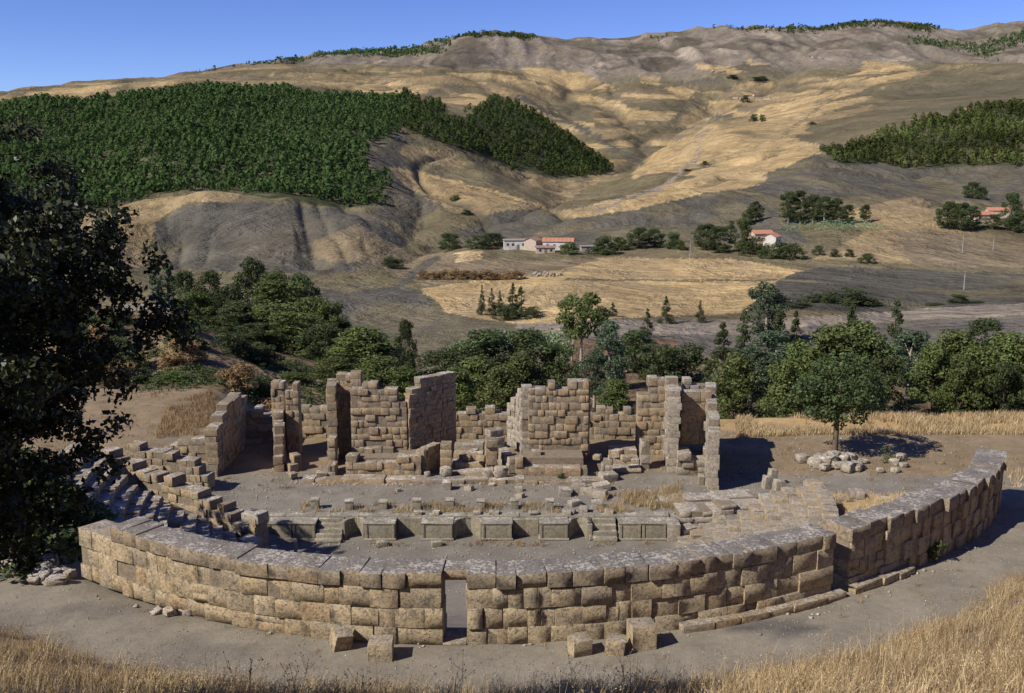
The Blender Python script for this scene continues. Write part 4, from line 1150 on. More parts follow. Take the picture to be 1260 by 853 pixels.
# ------------------------------------------------------------------ plants: mesh makers
def tube(pts, radii, n=6):
    V = []; Fc = []
    for i, (p, r) in enumerate(zip(pts, radii)):
        p = Vector(p)
        d = (Vector(pts[min(i + 1, len(pts) - 1)]) - Vector(pts[max(i - 1, 0)]))
        d = d.normalized() if d.length > 1e-6 else Vector((0, 0, 1))
        a = d.orthogonal().normalized(); b = d.cross(a)
        for k in range(n):
            t = 2 * math.pi * k / n
            V.append(tuple(p + (a * math.cos(t) + b * math.sin(t)) * r))
    for i in range(len(pts) - 1):
        for k in range(n):
            Fc.append([i * n + k, i * n + (k + 1) % n, (i + 1) * n + (k + 1) % n, (i + 1) * n + k])
    Fc.append([(len(pts) - 1) * n + k for k in range(n)])
    return V, Fc
def unit(v):
    return v / np.maximum(np.linalg.norm(v, axis=-1, keepdims=True), 1e-9)
def leaf_quads(pos, nrm, w, l, rg, up=0.0):
    """flat four-sided leaves (kite shape) at pos facing nrm"""
    n = len(pos)
    t = rg.normal(size=(n, 3)); t[:, 2] += up
    t = unit(t - (t * nrm).sum(1, keepdims=True) * nrm)
    b = np.cross(nrm, t)
    w = np.broadcast_to(np.asarray(w, float).reshape(-1, 1), (n, 1)); l = np.broadcast_to(np.asarray(l, float).reshape(-1, 1), (n, 1))
    bend = nrm * l * 0.15
    V = np.stack([pos - t * l / 2, pos + b * w / 2 + bend, pos + t * l / 2, pos - b * w / 2 + bend], 1)
    Fc = np.arange(n * 4).reshape(n, 4)
    return V.reshape(-1, 3), Fc
def clump_leaves(cents, rads, n, w, l, rg, squash=0.75, fill=0.55, jit=0.6, up=0.0):
    cents = np.asarray(cents, float); rads = np.asarray(rads, float)
    pr = rads ** 2; idx = rg.choice(len(cents), n, p=pr / pr.sum())
    d = unit(rg.normal(size=(n, 3)))
    rr = rads[idx, None] * (fill + (1 - fill) * rg.random((n, 1)) ** 0.6) * (0.85 + 0.3 * rg.random((n, 1)))
    pos = cents[idx] + d * rr * np.array([1, 1, squash])
    nrm = unit(d + rg.normal(size=(n, 3)) * jit + np.array([0, 0, 0.15]))
    s = 0.7 + 0.6 * rg.random(n)
    return leaf_quads(pos, nrm, w * s, l * s, rg, up)
def crown_centres(kind, rg):
    c = []; r = []
    if kind in ('pine', 'broad', 'blue'):
        N = {'pine': 80, 'broad': 95, 'blue': 60}[kind]
        for i in range(N):
            h = rg.uniform(0.16 if kind != 'broad' else 0.12, 0.97)
            prof = {'pine': (1.02 - h) ** 0.6 * min(1, h * 2.6 + .15) * 1.15, 'broad': math.sin(math.pi * (h * 0.86 + 0.12)) ** 0.6, 'blue': math.sin(math.pi * (h * 0.9 + 0.08)) ** 0.8}[kind]
            a = rg.uniform(0, 2 * math.pi); q = rg.uniform(0.12, 1.0) ** 0.5
            R0 = {'pine': 2.5, 'broad': 3.0, 'blue': 2.1}[kind] * prof * q * rg.uniform(0.75, 1.15)
            c.append((R0 * math.cos(a), R0 * math.sin(a), 8 * h)); r.append(rg.uniform(0.45, 0.9) * (0.85 if kind == 'blue' else 1))
    elif kind == 'round':
        for i in range(110):
            d = rg.normal(size=3); d /= np.linalg.norm(d); q = rg.uniform(.1, 1.0) ** .42 * rg.uniform(.9, 1.08)
            c.append((2.75 * d[0] * q, 2.75 * d[1] * q, 4.9 + 2.75 * d[2] * q)); r.append(rg.uniform(.35, .65))
    elif kind == 'conifer':
        for i in range(60):
            h = rg.uniform(0.06, 1.0); a = rg.uniform(0, 2 * math.pi); R0 = 1.9 * (1 - h) ** 0.85 * rg.uniform(0.45, 1.1)
            c.append((R0 * math.cos(a), R0 * math.sin(a), 8 * h)); r.append(0.22 + 0.5 * (1 - h))
    elif kind == 'poplar':
        for i in range(46):
            h = rg.uniform(0.05, 1.0); a = rg.uniform(0, 2 * math.pi); R0 = 0.75 * math.sin(math.pi * (h * 0.9 + 0.08)) ** 0.6 * rg.uniform(0.3, 1.0)
            c.append((R0 * math.cos(a), R0 * math.sin(a), 8 * h)); r.append(rg.uniform(0.3, 0.55))
    elif kind == 'bush':
        for i in range(34):
            a = rg.uniform(0, 2 * math.pi); h = rg.uniform(0.05, 0.85); R0 = 3.6 * math.sqrt(max(0.02, 1 - h * h)) * rg.uniform(0.3, 1.0)
            c.append((R0 * math.cos(a), R0 * math.sin(a), 8 * h * rg.uniform(.75, 1))); r.append(rg.uniform(0.8, 1.4))
    elif kind == 'umbrella':
        for i in range(60):
            a = rg.uniform(0, 2 * math.pi); h = rg.uniform(0.47, 0.97)
            R0 = 3.2 * math.sin(math.pi * (0.22 + (h - 0.45) * 1.30)) ** 0.7 * rg.uniform(0.2, 1.0) ** 0.5
            c.append((R0 * math.cos(a), R0 * math.sin(a), 8 * h)); r.append(rg.uniform(0.5, 0.9))
    return np.array(c), np.array(r)
PROTO = {}
LEAFN = {'round': (9000, .13, .19), 'pine': (7500, .13, .30), 'broad': (7500, .18, .25), 'blue': (5500, .11, .32), 'conifer': (4200, .11, .26), 'poplar': (1800, .2, .3), 'bush': (3400, .28, .36), 'umbrella': (5200, .17, .32)}
def proto(kind, var, matk):
    key = (kind, var, matk)
    if key in PROTO: return PROTO[key]
    rg = np.random.default_rng(1000 + sum(map(ord, kind)) + 37 * var)
    c, r = crown_centres(kind, rg)
    n, w, l = LEAFN[kind]
    V, Fc = clump_leaves(c, r, n, w, l, rg)
    crown = np_mesh('crown', V, Fc, M[matk])
    mb = MB()
    top = {'conifer': 7.4, 'poplar': 7.2, 'bush': 2.5, 'umbrella': 6.2}.get(kind, 6.0)
    lean = rg.uniform(-.3, .3, 2)
    r0 = 0.2 if kind != 'poplar' else 0.14
    sp = [(lean[0] * q * q, lean[1] * q * q, top * q - 0.25) for q in (0, .2, .4, .6, .8, 1)]
    mb.add(tube(sp, [r0 * 1.35, r0, r0 * .85, r0 * .65, r0 * .45, .05]))
    for i in rg.choice(len(c), 9, replace=False):
        z0 = max(1.0 if kind != 'bush' else .2, min(top * .9, c[i][2] * 0.72 if kind != 'conifer' else c[i][2]))
        q = z0 / top; a = Vector((lean[0] * q * q, lean[1] * q * q, z0)); b = Vector(c[i])
        m = a.lerp(b, .5) + Vector((0, 0, .15))
        mb.add(tube([a, m, b], [.09, .06, .025], 5))
    bark = M['palebark'] if kind in ('blue', 'umbrella') else M['bark']
    trunk = np_mesh('trunk', np.array(mb.V), mb.F, bark, True)
    PROTO[key] = (trunk, crown, float(np.percentile(np.abs(V[:, :2]), 97)), float(np.percentile(V[:, 2], 99.3)))
    return PROTO[key]
def plant_tree(name, kind, matk, x, y, h, w, label, group=None, cat='tree', z=None, var=None):
    v = R.randrange(3) if var is None else var
    tr, cr, rw, rh = proto(kind, v, matk)
    z = g1(x, y) if z is None else z
    o = thing(name, (x, y, z - 0.05), label, cat, group)
    s = h / rh; sw = w / (2 * rw)
    o.rotation_euler = (0, 0, 0)
    rz = R.uniform(0, 6.28)
    child('trunk', tr, o, (x, y, z - 0.05), rz, (sw * .9, sw * .9, s))
    child('crown', cr, o, (x, y, z - 0.05), rz, (sw, sw, s))
    return o
def tree_px(name, kind, matk, px, ytop, Y, wpx, label, group=None, cat='tree', var=None, base=None):
    """trees whose foot is hidden or seen: depth Y is given, height follows from the ground there and the top row"""
    u, e = ray(px, ytop); x = u * Y; z = g1(x, Y)
    h = max(0.6, H + e * Y - z)
    w = wpx / F * (CP * Y - SP * (z - H))
    return plant_tree(name, kind, matk, x, Y, h, w, label, group, cat, z, var)

RAV = 'trees filling the ravine behind the theatre'
GRV = [ # px, top row, depth, width px, kind, material
 (445,404,132,84,'pine','pine'),(412,440,112,52,'pine','pine'),(468,440,108,60,'pine','pine'),(498,394,150,26,'broad','dark'),(500,452,104,46,'pine','broad'),
 (545,432,140,66,'broad','dark'),(598,408,165,84,'broad','dark'),(652,408,168,76,'broad','dark'),(590,440,118,58,'pine','pine'),(640,437,116,58,'pine','pine'),(618,452,104,54,'pine','pine'),(562,452,106,46,'pine','pine'),(690,424,165,46,'bush','dark'),
 (752,396,150,40,'blue','blue'),(732,432,128,36,'blue','blue'),(782,408,168,52,'broad','dark'),(812,425,160,50,'bush','dark'),(758,468,98,42,'pine','pine'),(842,424,165,60,'bush','dark'),(700,455,120,40,'bush','dark'),
 (890,398,150,44,'conifer','dark'),(916,384,158,40,'conifer','dark'),(926,428,112,64,'blue','blue'),(960,384,165,34,'conifer','dark'),(980,384,168,30,'conifer','dark'),(906,438,96,58,'pine','pine'),(952,408,128,62,'blue','blue'),(988,420,108,54,'pine','pine'),
 (968,446,92,56,'pine','pine'),(1030,402,100,84,'pine','pine'),(1064,398,106,66,'pine','pine'),(1122,408,114,62,'blue','blue'),(1090,440,96,54,'broad','dark'),(1150,424,100,52,'pine','pine'),(1176,408,104,64,'pine','pine'),(1208,426,96,60,'pine','pine'),(1216,394,150,62,'broad','dark'),(1244,412,100,60,'pine','pine'),(1275,420,98,60,'pine','pine'),(1185,445,92,50,'pine','broad'),(1240,448,92,50,'broad','dark'),
 (1050,374,160,26,'conifer','dark'),(1104,370,164,36,'conifer','dark'),
]
DESC = {('pine','pine'): 'bushy light green pine', ('broad','dark'): 'dense dark green broadleaf tree', ('bush','dark'): 'low dark green thicket bush', ('blue','blue'): 'loose blue-green eucalyptus', ('conifer','dark'): 'pointed dark conifer', ('pine','broad'): 'rounded mid-green pine', ('broad','broad'): 'rounded mid-green tree', ('poplar','blue'): 'slim upright poplar', ('broad','pine'): 'rounded light green tree', ('blue','dark'): 'dark olive tree', ('bush','broad'): 'mid-green bush'}
for px, yt, Y, w, k, m in GRV:
    where = 'behind the curved niche' if px < 520 else 'behind the middle of the rear wall' if px < 715 else 'behind the high roofless corner' if px < 905 else 'between the roofless corner and the young tree' if px < 1000 else 'right behind the round-crowned young tree' if px < 1075 else 'above the boulder heap' if px < 1165 else 'beyond the boulder heap at the grassy bank'
    tree_px('bush' if k == 'bush' else 'tree', k, m, px, yt, Y, w, DESC[(k, m)] + ' in the ravine ' + where, RAV, 'bush' if k == 'bush' else 'tree')
tree_px('umbrella_pine', 'umbrella', 'pine', 716, 362, 196, 62, 'flat-topped pine on two tall bare trunks beside the track', None, 'tree', 1)
p = hit(703, 448); mb = MB().add(tube([(p.x, p.y, p.z - .3), (p.x + .3, p.y, p.z + 4), (p.x + .7, p.y, p.z + 7.5)], [.2, .17, .1]))
tr = mb.build('bare_trunk', M['palebark']); tag(tr, 'pale bare tree trunk standing beside the flat-topped pine', 'tree trunk')
CL = [(205,324,212,20,'poplar','blue'),(190,328,212,18,'poplar','blue'),(226,334,206,30,'broad','dark'),(256,334,206,34,'broad','dark'),(310,318,215,40,'broad','dark'),(338,334,200,46,'broad','broad'),(372,338,195,40,'broad','dark'),(345,346,182,84,'broad','broad'),(282,352,172,56,'broad','dark'),(240,360,160,54,'broad','broad'),
      (380,366,166,70,'broad','pine'),(332,374,152,76,'broad','pine'),(292,372,152,50,'blue','dark'),(405,374,162,46,'broad','broad'),(360,384,146,70,'broad','pine'),(395,400,140,60,'broad','dark'),(315,398,142,50,'blue','dark'),(425,396,168,30,'broad','dark'),(278,398,128,22,'blue','broad')]
DESC[('blue','broad')] = 'thin pale-trunked leaning tree'
for px, yt, Y, w, k, m in CL:
    tree_px('tree', k, m, px, yt, Y, w, DESC[(k, m)] + ' in the grove beyond the dry mound', 'grove beyond the dry mound')
for px, yt, w in ((593, 351, 11), (605, 355, 13), (615, 358, 13), (631, 349, 18), (641, 353, 16)):
    tree_px('conifer', 'conifer', 'dark', px, yt, 276, w, 'small dark pointed conifer in the clump on the straw field edge', 'conifer clump on the straw field')
tree_px('bush', 'bush', 'dark', 621, 376, 270, 30, 'dark round bush under the clump of field conifers', None, 'bush')
tree_px('bush', 'bush', 'dark', 655, 378, 272, 26, 'low blackish bush beside the clump of field conifers', None, 'bush')
for px, yt, Y, w, lab in ((797, 380, 232, 15, 'narrow young conifer below the track, nearest the flat-topped pine'), (820, 365, 262, 17, 'broad little conifer above the track between two smaller ones'), (862, 370, 262, 13, 'slimmest little conifer above the track'), (754, 372, 268, 12, 'thin brownish sapling above the track beside the flat-topped pine')):
    tree_px('conifer', 'conifer', 'dark', px, yt, Y, w, lab)
tree_px('eucalyptus', 'blue', 'blue', 945, 349, 215, 48, 'tall blue-green eucalyptus in front of the dark field corner')
FB = [(1040,356,285,60),(1005,362,285,44),(1068,366,285,34),(1180,362,285,26),(1200,370,283,22),(1150,376,280,24),(985,372,270,30)]
for px, yt, Y, w in FB:
    tree_px('bush', 'bush', 'dark', px, yt, Y, w, 'dark rounded bush along the lower edge of the dark field', 'bushes along the dark field', 'bush')
def seat_px(name, kind, matk, px, ytop, ybase, wpx, label, group=None, cat='tree'):
    p = hit(px, ybase); z = g1(p.x, p.y)
    h = max(.8, H + slope(ytop) * p.y - z)
    return plant_tree(name, kind, matk, p.x, p.y, h, wpx / F * p.y, label, group, cat, z)
FARM = [(553,287,309,26,'broad','dark'),(590,288,306,30,'bush','dark'),(607,287,304,28,'broad','dark'),(699,298,313,22,'bush','broad'),(742,291,314,30,'bush','dark'),(762,292,308,26,'bush','broad'),(786,280,306,28,'broad','dark'),(805,282,304,26,'broad','dark'),(828,286,306,24,'bush','dark'),(868,276,308,30,'broad','dark'),(885,279,311,30,'broad','dark'),(912,270,312,22,'broad','broad'),(899,272,300,9,'poplar','dark'),(925,292,314,34,'bush','dark'),(952,298,318,30,'bush','dark'),(975,300,319,30,'bush','dark'),(1007,302,314,14,'bush','dark'),(1027,306,316,12,'bush','dark'),(1045,306,316,12,'bush','dark'),(1067,312,324,20,'bush','dark'),(930,248,272,18,'blue','dark'),(922,256,278,18,'broad','dark'),(838,296,308,12,'bush','broad')]
DESC[('poplar','dark')] = 'thin dark cypress'
for px, yt, yb, w, k, m in FARM:
    seat_px('bush' if k == 'bush' else 'tree', k, m, px, yt, yb, w, DESC[(k, m)] + (' in the hedge line by the red-roofed farm' if px < 850 else ' by the half-hidden farmhouse'), 'farm hedge line', 'bush' if k == 'bush' else 'tree')
for px, yt, yb, w in ((970,236,274,22),(984,235,275,24),(1000,240,275,22),(1014,242,275,22),(1028,244,275,22),(1042,252,276,18),(1064,252,274,14)):
    seat_px('tree', 'blue', 'dark', px, yt, yb, w, 'dark eucalyptus standing in the grove above the cactus hedge', 'grove above the cactus hedge')
for px, yt, yb, w in ((1165,248,282,26),(1182,250,284,26),(1196,254,282,18),(1243,238,282,24),(1222,264,282,16),(1254,262,286,26),(1196,224,244,22),(1207,230,246,14)):
    seat_px('tree', 'broad', 'dark', px, yt, yb, w, 'dark tree crowding the orange-roofed house on the slope', 'trees round the orange-roofed house')
for px, yt, yb, w in ((927,140,150,10),(938,141,150,7),(917,117,126,10),(867,198,203,9),(846,208,211,10),(483,316,330,26),(560,240,247,12),(574,258,264,14),(1000,150,154,8),(902,92,97,14),(934,94,100,20)):
    seat_px('bush', 'bush', 'dark', px, yt, yb, w, 'lone dark bush on the open dry hillside', 'lone bushes on the hillside', 'bush')
for px in range(520, 650, 13):
    seat_px('bush', 'bush', 'straw2', px, 333 + R.uniform(-2, 2), 344, R.uniform(15, 24), 'grey-brown leafless bush in the scrub hedge below the farm', 'scrub hedge below the farm', 'bush')

# young tree with a round crown beside the boulders
p = on_z(1027, 559, 1.35); p.z = g1(p.x, p.y)
plant_tree('young_tree', 'round', 'dark', p.x, p.y, z_at(438, p.y) - p.z, 90 / F * (p.y + 3), 'round-crowned dark tree with a thin trunk beside the boulder heap', None, 'tree', p.z, 1)

# scrub on the shaded mound
for i in range(44):
    px = R.uniform(60, 380); Y = R.uniform(88, 112)
    u, e = ray(px, 430); x = u * Y
    plant_tree('scrub_bush', 'bush', R.choice(['dark', 'dark', 'broad', 'broad', 'straw2']), x, Y, R.uniform(.8, 2.6), R.uniform(1.8, 4.5), 'low scrub bush on the dry mound behind the seats', 'scrub on the dry mound', 'bush')
for px, Y, h, w in ((15, 36.5, 3.0, 5), (58, 38.5, 2.6, 4), (88, 41.0, 2.2, 3.5), (30, 41, 3.6, 5), (-20, 38, 4, 6)):
    u, e = ray(px, 690); x = u * Y
    plant_tree('shade_bush', 'bush', 'dark', x, Y, h, w, 'dark bush crowding the broken end of the curved wall', 'bushes at the broken wall end', 'bush')

# ------------------------------------------------------------------ woods on the hills (uncountable)
def wood(name, poly, ya, yb, sp, hgt, nq, label, mat='forest', seed=0, rad=0.36):
    rg = np.random.default_rng(500 + seed)
    xs = [(q[0] - CX) / F for q in poly]
    x0, x1 = min(xs) * yb * 1.05, max(xs) * yb * 1.05
    if x0 > 0: x0 = min(xs) * ya * .95
    if x1 < 0: x1 = max(xs) * ya * .95
    gx_, gy_ = np.meshgrid(np.arange(x0, x1, sp), np.arange(ya, yb, sp))
    x = (gx_ + rg.uniform(-.48, .48, gx_.shape) * sp).ravel(); y = (gy_ + rg.uniform(-.48, .48, gx_.shape) * sp).ravel()
    z = ground(x, y); px, py = project(x, y, z)
    px2 = px + (fbm(x / 18, y / 18, 201, 3) - .5) * 26 + rg.normal(0, 2.5, len(x)); py2 = py + (fbm(x / 18, y / 18, 202, 3) - .5) * 12 + rg.normal(0, 1.2, len(x))
    k = inpoly(px2, py2, poly) & (fbm(x / 16, y / 16, 203 + seed, 3) > 0.28) & (rg.random(len(x)) < .93)
    x, y, z = x[k], y[k], z[k]; n = len(x)
    h = hgt * (0.4 + 0.85 * rg.random(n)) * (.75 + .5 * fbm(x / 40, y / 40, 207, 2)); r = (h * .6 + hgt * .35) * rad * (0.75 + .45 * rg.random(n))
    q = rg.random((n, nq)); a = rg.random((n, nq)) * 2 * math.pi
    prof = np.sin(np.pi * (q * 0.84 + 0.14)) ** 0.65
    rr = prof * (0.55 + .45 * rg.random((n, nq))) * r[:, None]
    P = np.stack([x[:, None] + rr * np.cos(a), y[:, None] + rr * np.sin(a), z[:, None] + h[:, None] * (0.12 + 0.86 * q)], -1).reshape(-1, 3)
    nr = np.stack([np.cos(a) * prof, np.sin(a) * prof, (q - 0.45) * 1.3], -1).reshape(-1, 3)
    nr = unit(nr + rg.normal(size=nr.shape) * .13)
    sz = np.repeat(h * 3.0 / math.sqrt(nq) * .39, nq)
    V, Fc = leaf_quads(P, nr, sz, sz * 1.25, rg)
    me = np_mesh(name, V, Fc, M[mat])
    at = me.attributes.new('tv', 'FLOAT', 'POINT'); at.data.foreach_set('value', np.repeat(rg.random(n), nq * 4).astype(np.float32))
    o = link(bpy.data.objects.new(name, me))
    return tag(o, label, 'woodland', None, 'stuff')
wood('pine_wood', W_LEFT, 590, 1190, 6.2, 9, 36, 'dense dark pine wood covering the rounded hill', seed=1)
wood('pine_wood', W_MID, 940, 1360, 7.0, 9.5, 44, 'smaller pine wood running down to a point above the valley', seed=2)
wood('pine_wood', W_RIGHT, 770, 1180, 6.5, 8.5, 64, 'bright pine wood on the slope above the grey scree', seed=3, mat='wood2')
RIDGE = [([(380,66),(410,60),(450,62),(520,60),(545,52),(550,60),(520,72),(490,76),(450,68),(400,70)], 3200, 3700), ([(540,52),(580,42),(660,44),(660,49),(580,48)], 3450, 3760), ([(760,48),(760,44),(820,40),(820,46)], 3500, 3800),
         ([(880,36),(960,38),(1040,28),(1100,22),(1150,32),(1150,40),(1090,36),(1030,38),(960,42)], 3600, 4000), ([(1118,48),(1160,50),(1200,58),(1260,40),(1290,34),(1290,42),(1230,62),(1220,72),(1170,60),(1120,54)], 2900, 4000), ([(230,94),(300,84),(380,68),(380,73),(300,88)], 3000, 3500)]
for i, (pl, a, b) in enumerate(RIDGE):
    wood('ridge_wood', pl, a, b, 13, 11, 8, ['dark belt of trees on the left shoulder of the ridge', 'thin tree belt along the highest left crest', 'short tree line on the saddle of the ridge', 'long dark tree belt on the summit crest', 'dark woods descending beside the far right summit', 'thin tree line rising along the left crest'][i], seed=10 + i, rad=.5)

# ------------------------------------------------------------------ prickly pear hedges
def cactus(name, pts, h, n, label, seed):
    rg = np.random.default_rng(seed); P = []
    for _ in range(n):
        a, b = pts[rg.integers(len(pts))]; p_ = (a, b)
        P.append(p_)
    P = np.array(P, float) + rg.normal(size=(n, 2)) * np.array([1.6, 2.2])
    z = ground(P[:, 0], P[:, 1])
    pos = np.c_[P, z + rg.random(n) * h]
    nr = unit(rg.normal(size=(n, 3)) * np.array([1, 1, .45]) + np.array([-.3, -.6, .2]))
    V, Fc = leaf_quads(pos, nr, rg.uniform(.3, .5, n), rg.uniform(.45, .75, n), rg, 1.5)
    tag(link(bpy.data.objects.new(name, np_mesh(name, V, Fc, M['cactus']))), label, 'cactus hedge', None, 'stuff')
def line_hits(pxs, py):
    out = []
    for px in pxs:
        q = hit(px, py if not callable(py) else py(px)); out.append((q.x, q.y))
    return out
cactus('prickly_pear_hedge', line_hits(range(965, 1090, 7), lambda x: 283) + line_hits(range(985, 1075, 9), lambda x: 278), 2.6, 1400, 'pale green prickly pear hedge below the eucalyptus grove', 1)
cactus('prickly_pear_hedge', line_hits(range(560, 700, 8), lambda x: 428 + abs(x - 640) * .08) + line_hits(range(600, 690, 8), lambda x: 420), 2.2, 2200, 'prickly pear thicket along the ravine edge below the fields', 2)

# ------------------------------------------------------------------ houses
def house(px, ybase, wm, dm, hm, roof, wallm, roofm, label, rz=0.0, windows=3, ridge=1.4, group=None, door=True, name='farmhouse'):
    p = hit(px, ybase); z = g1(p.x, p.y) - 0.4
    o = thing(name, (p.x, p.y, z), label, 'house', group)
    c, s = math.cos(rz), math.sin(rz)
    def W(a, b): return (p.x + a * c - b * s, p.y + a * s + b * c)
    MB().box(p.x, p.y, z + hm / 2, wm, dm, hm, rz).build('wall', wallm, o)
    if roof == 'flat':
        MB().box(p.x, p.y, z + hm + .16, wm + .7, dm + .7, .3, rz).build('roof', roofm, o)
    else:
        ov = .35; hw, hd = wm / 2 + ov, dm / 2 + ov; V = []
        for zz in (0, .18):
            for a, b, e in ((-hw, -hd, -.1), (hw, -hd, -.1), (hw, 0, ridge), (-hw, 0, ridge), (hw, hd, -.1), (-hw, hd, -.1)):
                q = W(a, b); V.append((q[0], q[1], z + hm + e + zz + .02))
        Fc = [[0, 3, 2, 1], [3, 5, 4, 2], [6, 7, 8, 9], [9, 8, 10, 11], [0, 1, 7, 6], [5, 11, 10, 4], [1, 2, 8, 7], [2, 4, 10, 8], [0, 6, 9, 3], [3, 9, 11, 5]]
        rf = MB().add((V, Fc)).build('roof', roofm, o)
        g = []
        for a in (-wm / 2 + .02, wm / 2 - .02):
            for b, e in ((-dm / 2, 0), (dm / 2, 0), (0, ridge - .02)):
                q = W(a, b); g.append((q[0], q[1], z + hm + e - .05))
        MB().add((g, [[0, 1, 2], [3, 5, 4], [0, 2, 5, 3], [1, 4, 5, 2], [0, 3, 4, 1]])).build('gable', wallm, o)
        for k in range(1, max(2, int(wm / 1.6))):          # raised tile rolls
            a = -hw + k * (2 * hw) / int(wm / 1.6 + .5)
            v = []
            for b, e in ((-hd, -.1), (0, ridge)):
                for da in (-.1, .1):
                    q = W(a + da, b); v.append((q[0], q[1], z + hm + e + .21)); v.append((q[0], q[1], z + hm + e + .33))
            MB().add((v, [[1, 3, 7, 5], [0, 1, 5, 4], [2, 6, 7, 3], [0, 2, 3, 1], [4, 5, 7, 6]])).build('tile_roll', roofm, rf)
    n = windows
    for k in range(n):
        a = -wm / 2 + (k + .7) * wm / (n + .4); q = W(a, -dm / 2 - .03)
        if door and k == n // 2:
            MB().box(q[0], q[1], z + 1.4, 1.1, .08, 2.0, rz).build('door', M['wood'], o)
        else:
            q2 = W(a, -dm / 2 - .05)
            w_ = MB().box(q[0], q[1], z + hm * .58, 1.15, .06, 1.25, rz).build('window', M['slab'], o)
            MB().box(q2[0], q2[1], z + hm * .58, .85, .07, .95, rz).build('pane', M['void'], w_)
    return o
house(637, 306, 12.5, 7, 4.2, 'flat', M['white'], M['slab'], 'long white farmhouse with a flat grey roof slab', .05, 5)
house(656, 308, 6.5, 6, 4.6, 'gable', M['plaster'], M['oldtile'], 'brown-roofed shed between the flat-roofed and the red-roofed farmhouse', 1.1, 2)
house(687, 307, 13.5, 6.5, 4.0, 'gable', M['white'], M['tile'], 'long farmhouse with a bright red tiled gable roof', -.12, 4)
house(671, 311, 8.0, 4.5, 2.6, 'gable', M['plaster'], M['oldtile'], 'low lean-to shed in front of the red-roofed farmhouse', .03, 3, .7)
house(722, 309, 5.5, 4.5, 2.4, 'flat', M['slab'], M['slab'], 'small grey flat-roofed hut beside the hedge', .1, 1, door=False)
house(925, 297, 5, 6, 4.0, 'gable', M['plaster'], M['tile'], 'narrow ochre gable house half hidden behind farm trees', 1.2, 2)
house(936, 298, 9, 7, 4.2, 'gable', M['plaster'], M['tile'], 'faded red-roofed farmhouse among the dark bushes', .2, 3)
house(950, 301, 7, 5.5, 3.8, 'gable', M['white'], M['tile'], 'small white-walled house beside the faded red roof', 1.0, 2)
house(1208, 272, 10, 6, 3.4, 'gable', M['plaster'], M['tile'], 'lower orange-roofed house between dark trees on the slope', .1, 3)
house(1226, 268, 10, 6, 4.0, 'gable', M['plaster'], M['tile'], 'upper orange-roofed house behind the lower one on the slope', -.1, 3)
for i, (px, py) in enumerate(((905, 122), (914, 123), (924, 122), (934, 124), (944, 123), (930, 119), (880, 88), (888, 89), (1002, 72), (1010, 72))):
    house(px, py, R.uniform(10, 16), 8, 4.5, 'gable', M['plaster'], M['oldtile'], 'tiny far-off house of the hamlet high in the valley', R.uniform(-.4, .4), 2, 1.6, 'hamlet high in the valley', name='distant_house')
# power poles
for px, yt, yb, lab in ((1186, 334, 357, 'pale power pole in the middle of the dark field'), (1222, 292, 308, 'white pole beside the orange-roofed houses'), (849, 297, 319, 'thin pole by the track in front of the farm hedge'), (1184, 288, 312, 'thin wooden pole on the brown slope below the houses')):
    p = hit(px, yb); h = H + slope(yt) * p.y - p.z
    o = thing('power_pole', (p.x, p.y, p.z), lab, 'pole')
    MB().add(tube([(p.x, p.y, p.z - .3), (p.x, p.y, p.z + h * .6), (p.x, p.y, p.z + h)], [.2, .15, .1], 8)).build('shaft', M['metal'], o)
    MB().box(p.x, p.y, p.z + h * .93, 1.6, .14, .14, .3).build('crossarm', M['wood'], o)
# pale low wall on top of the mound
a_ = hit(152, 374, 88); b_ = hit(208, 383, 88)
zz = z_at(374, 117)
t = thing('parapet', (x_at(180, 117, 4), 117, zz), 'low pale plastered parapet running along the top of the dry mound', 'wall')
for k in range(6):
    xa = x_at(150 + k * 9.3, 117, 4); xb = x_at(150 + (k + 1) * 9.3, 117, 4); gz = g1((xa + xb) / 2, 117)
    MB().box((xa + xb) / 2, 117 + .05 * k, gz + .2, xb - xa - .02, .35, 1.0).build('panel', M['dusty'], t)
xe = x_at(208, 116.6, 4); MB().box(xe, 116.6, g1(xe, 116.6) + .3, .45, .5, 1.4).build('end_post', M['dusty'], t)
for i in range(16):
    p = hit(R.uniform(652, 690), R.uniform(337, 341)); s = R.uniform(.7, 1.2)
    fallen('field_stone', p.x, p.y, (s * 1.3, s, s), R.uniform(0, 3), 'small pale boulder in the cluster on the straw field edge', 'pale boulders on the straw field', meshes=BOULD, cat='boulder')

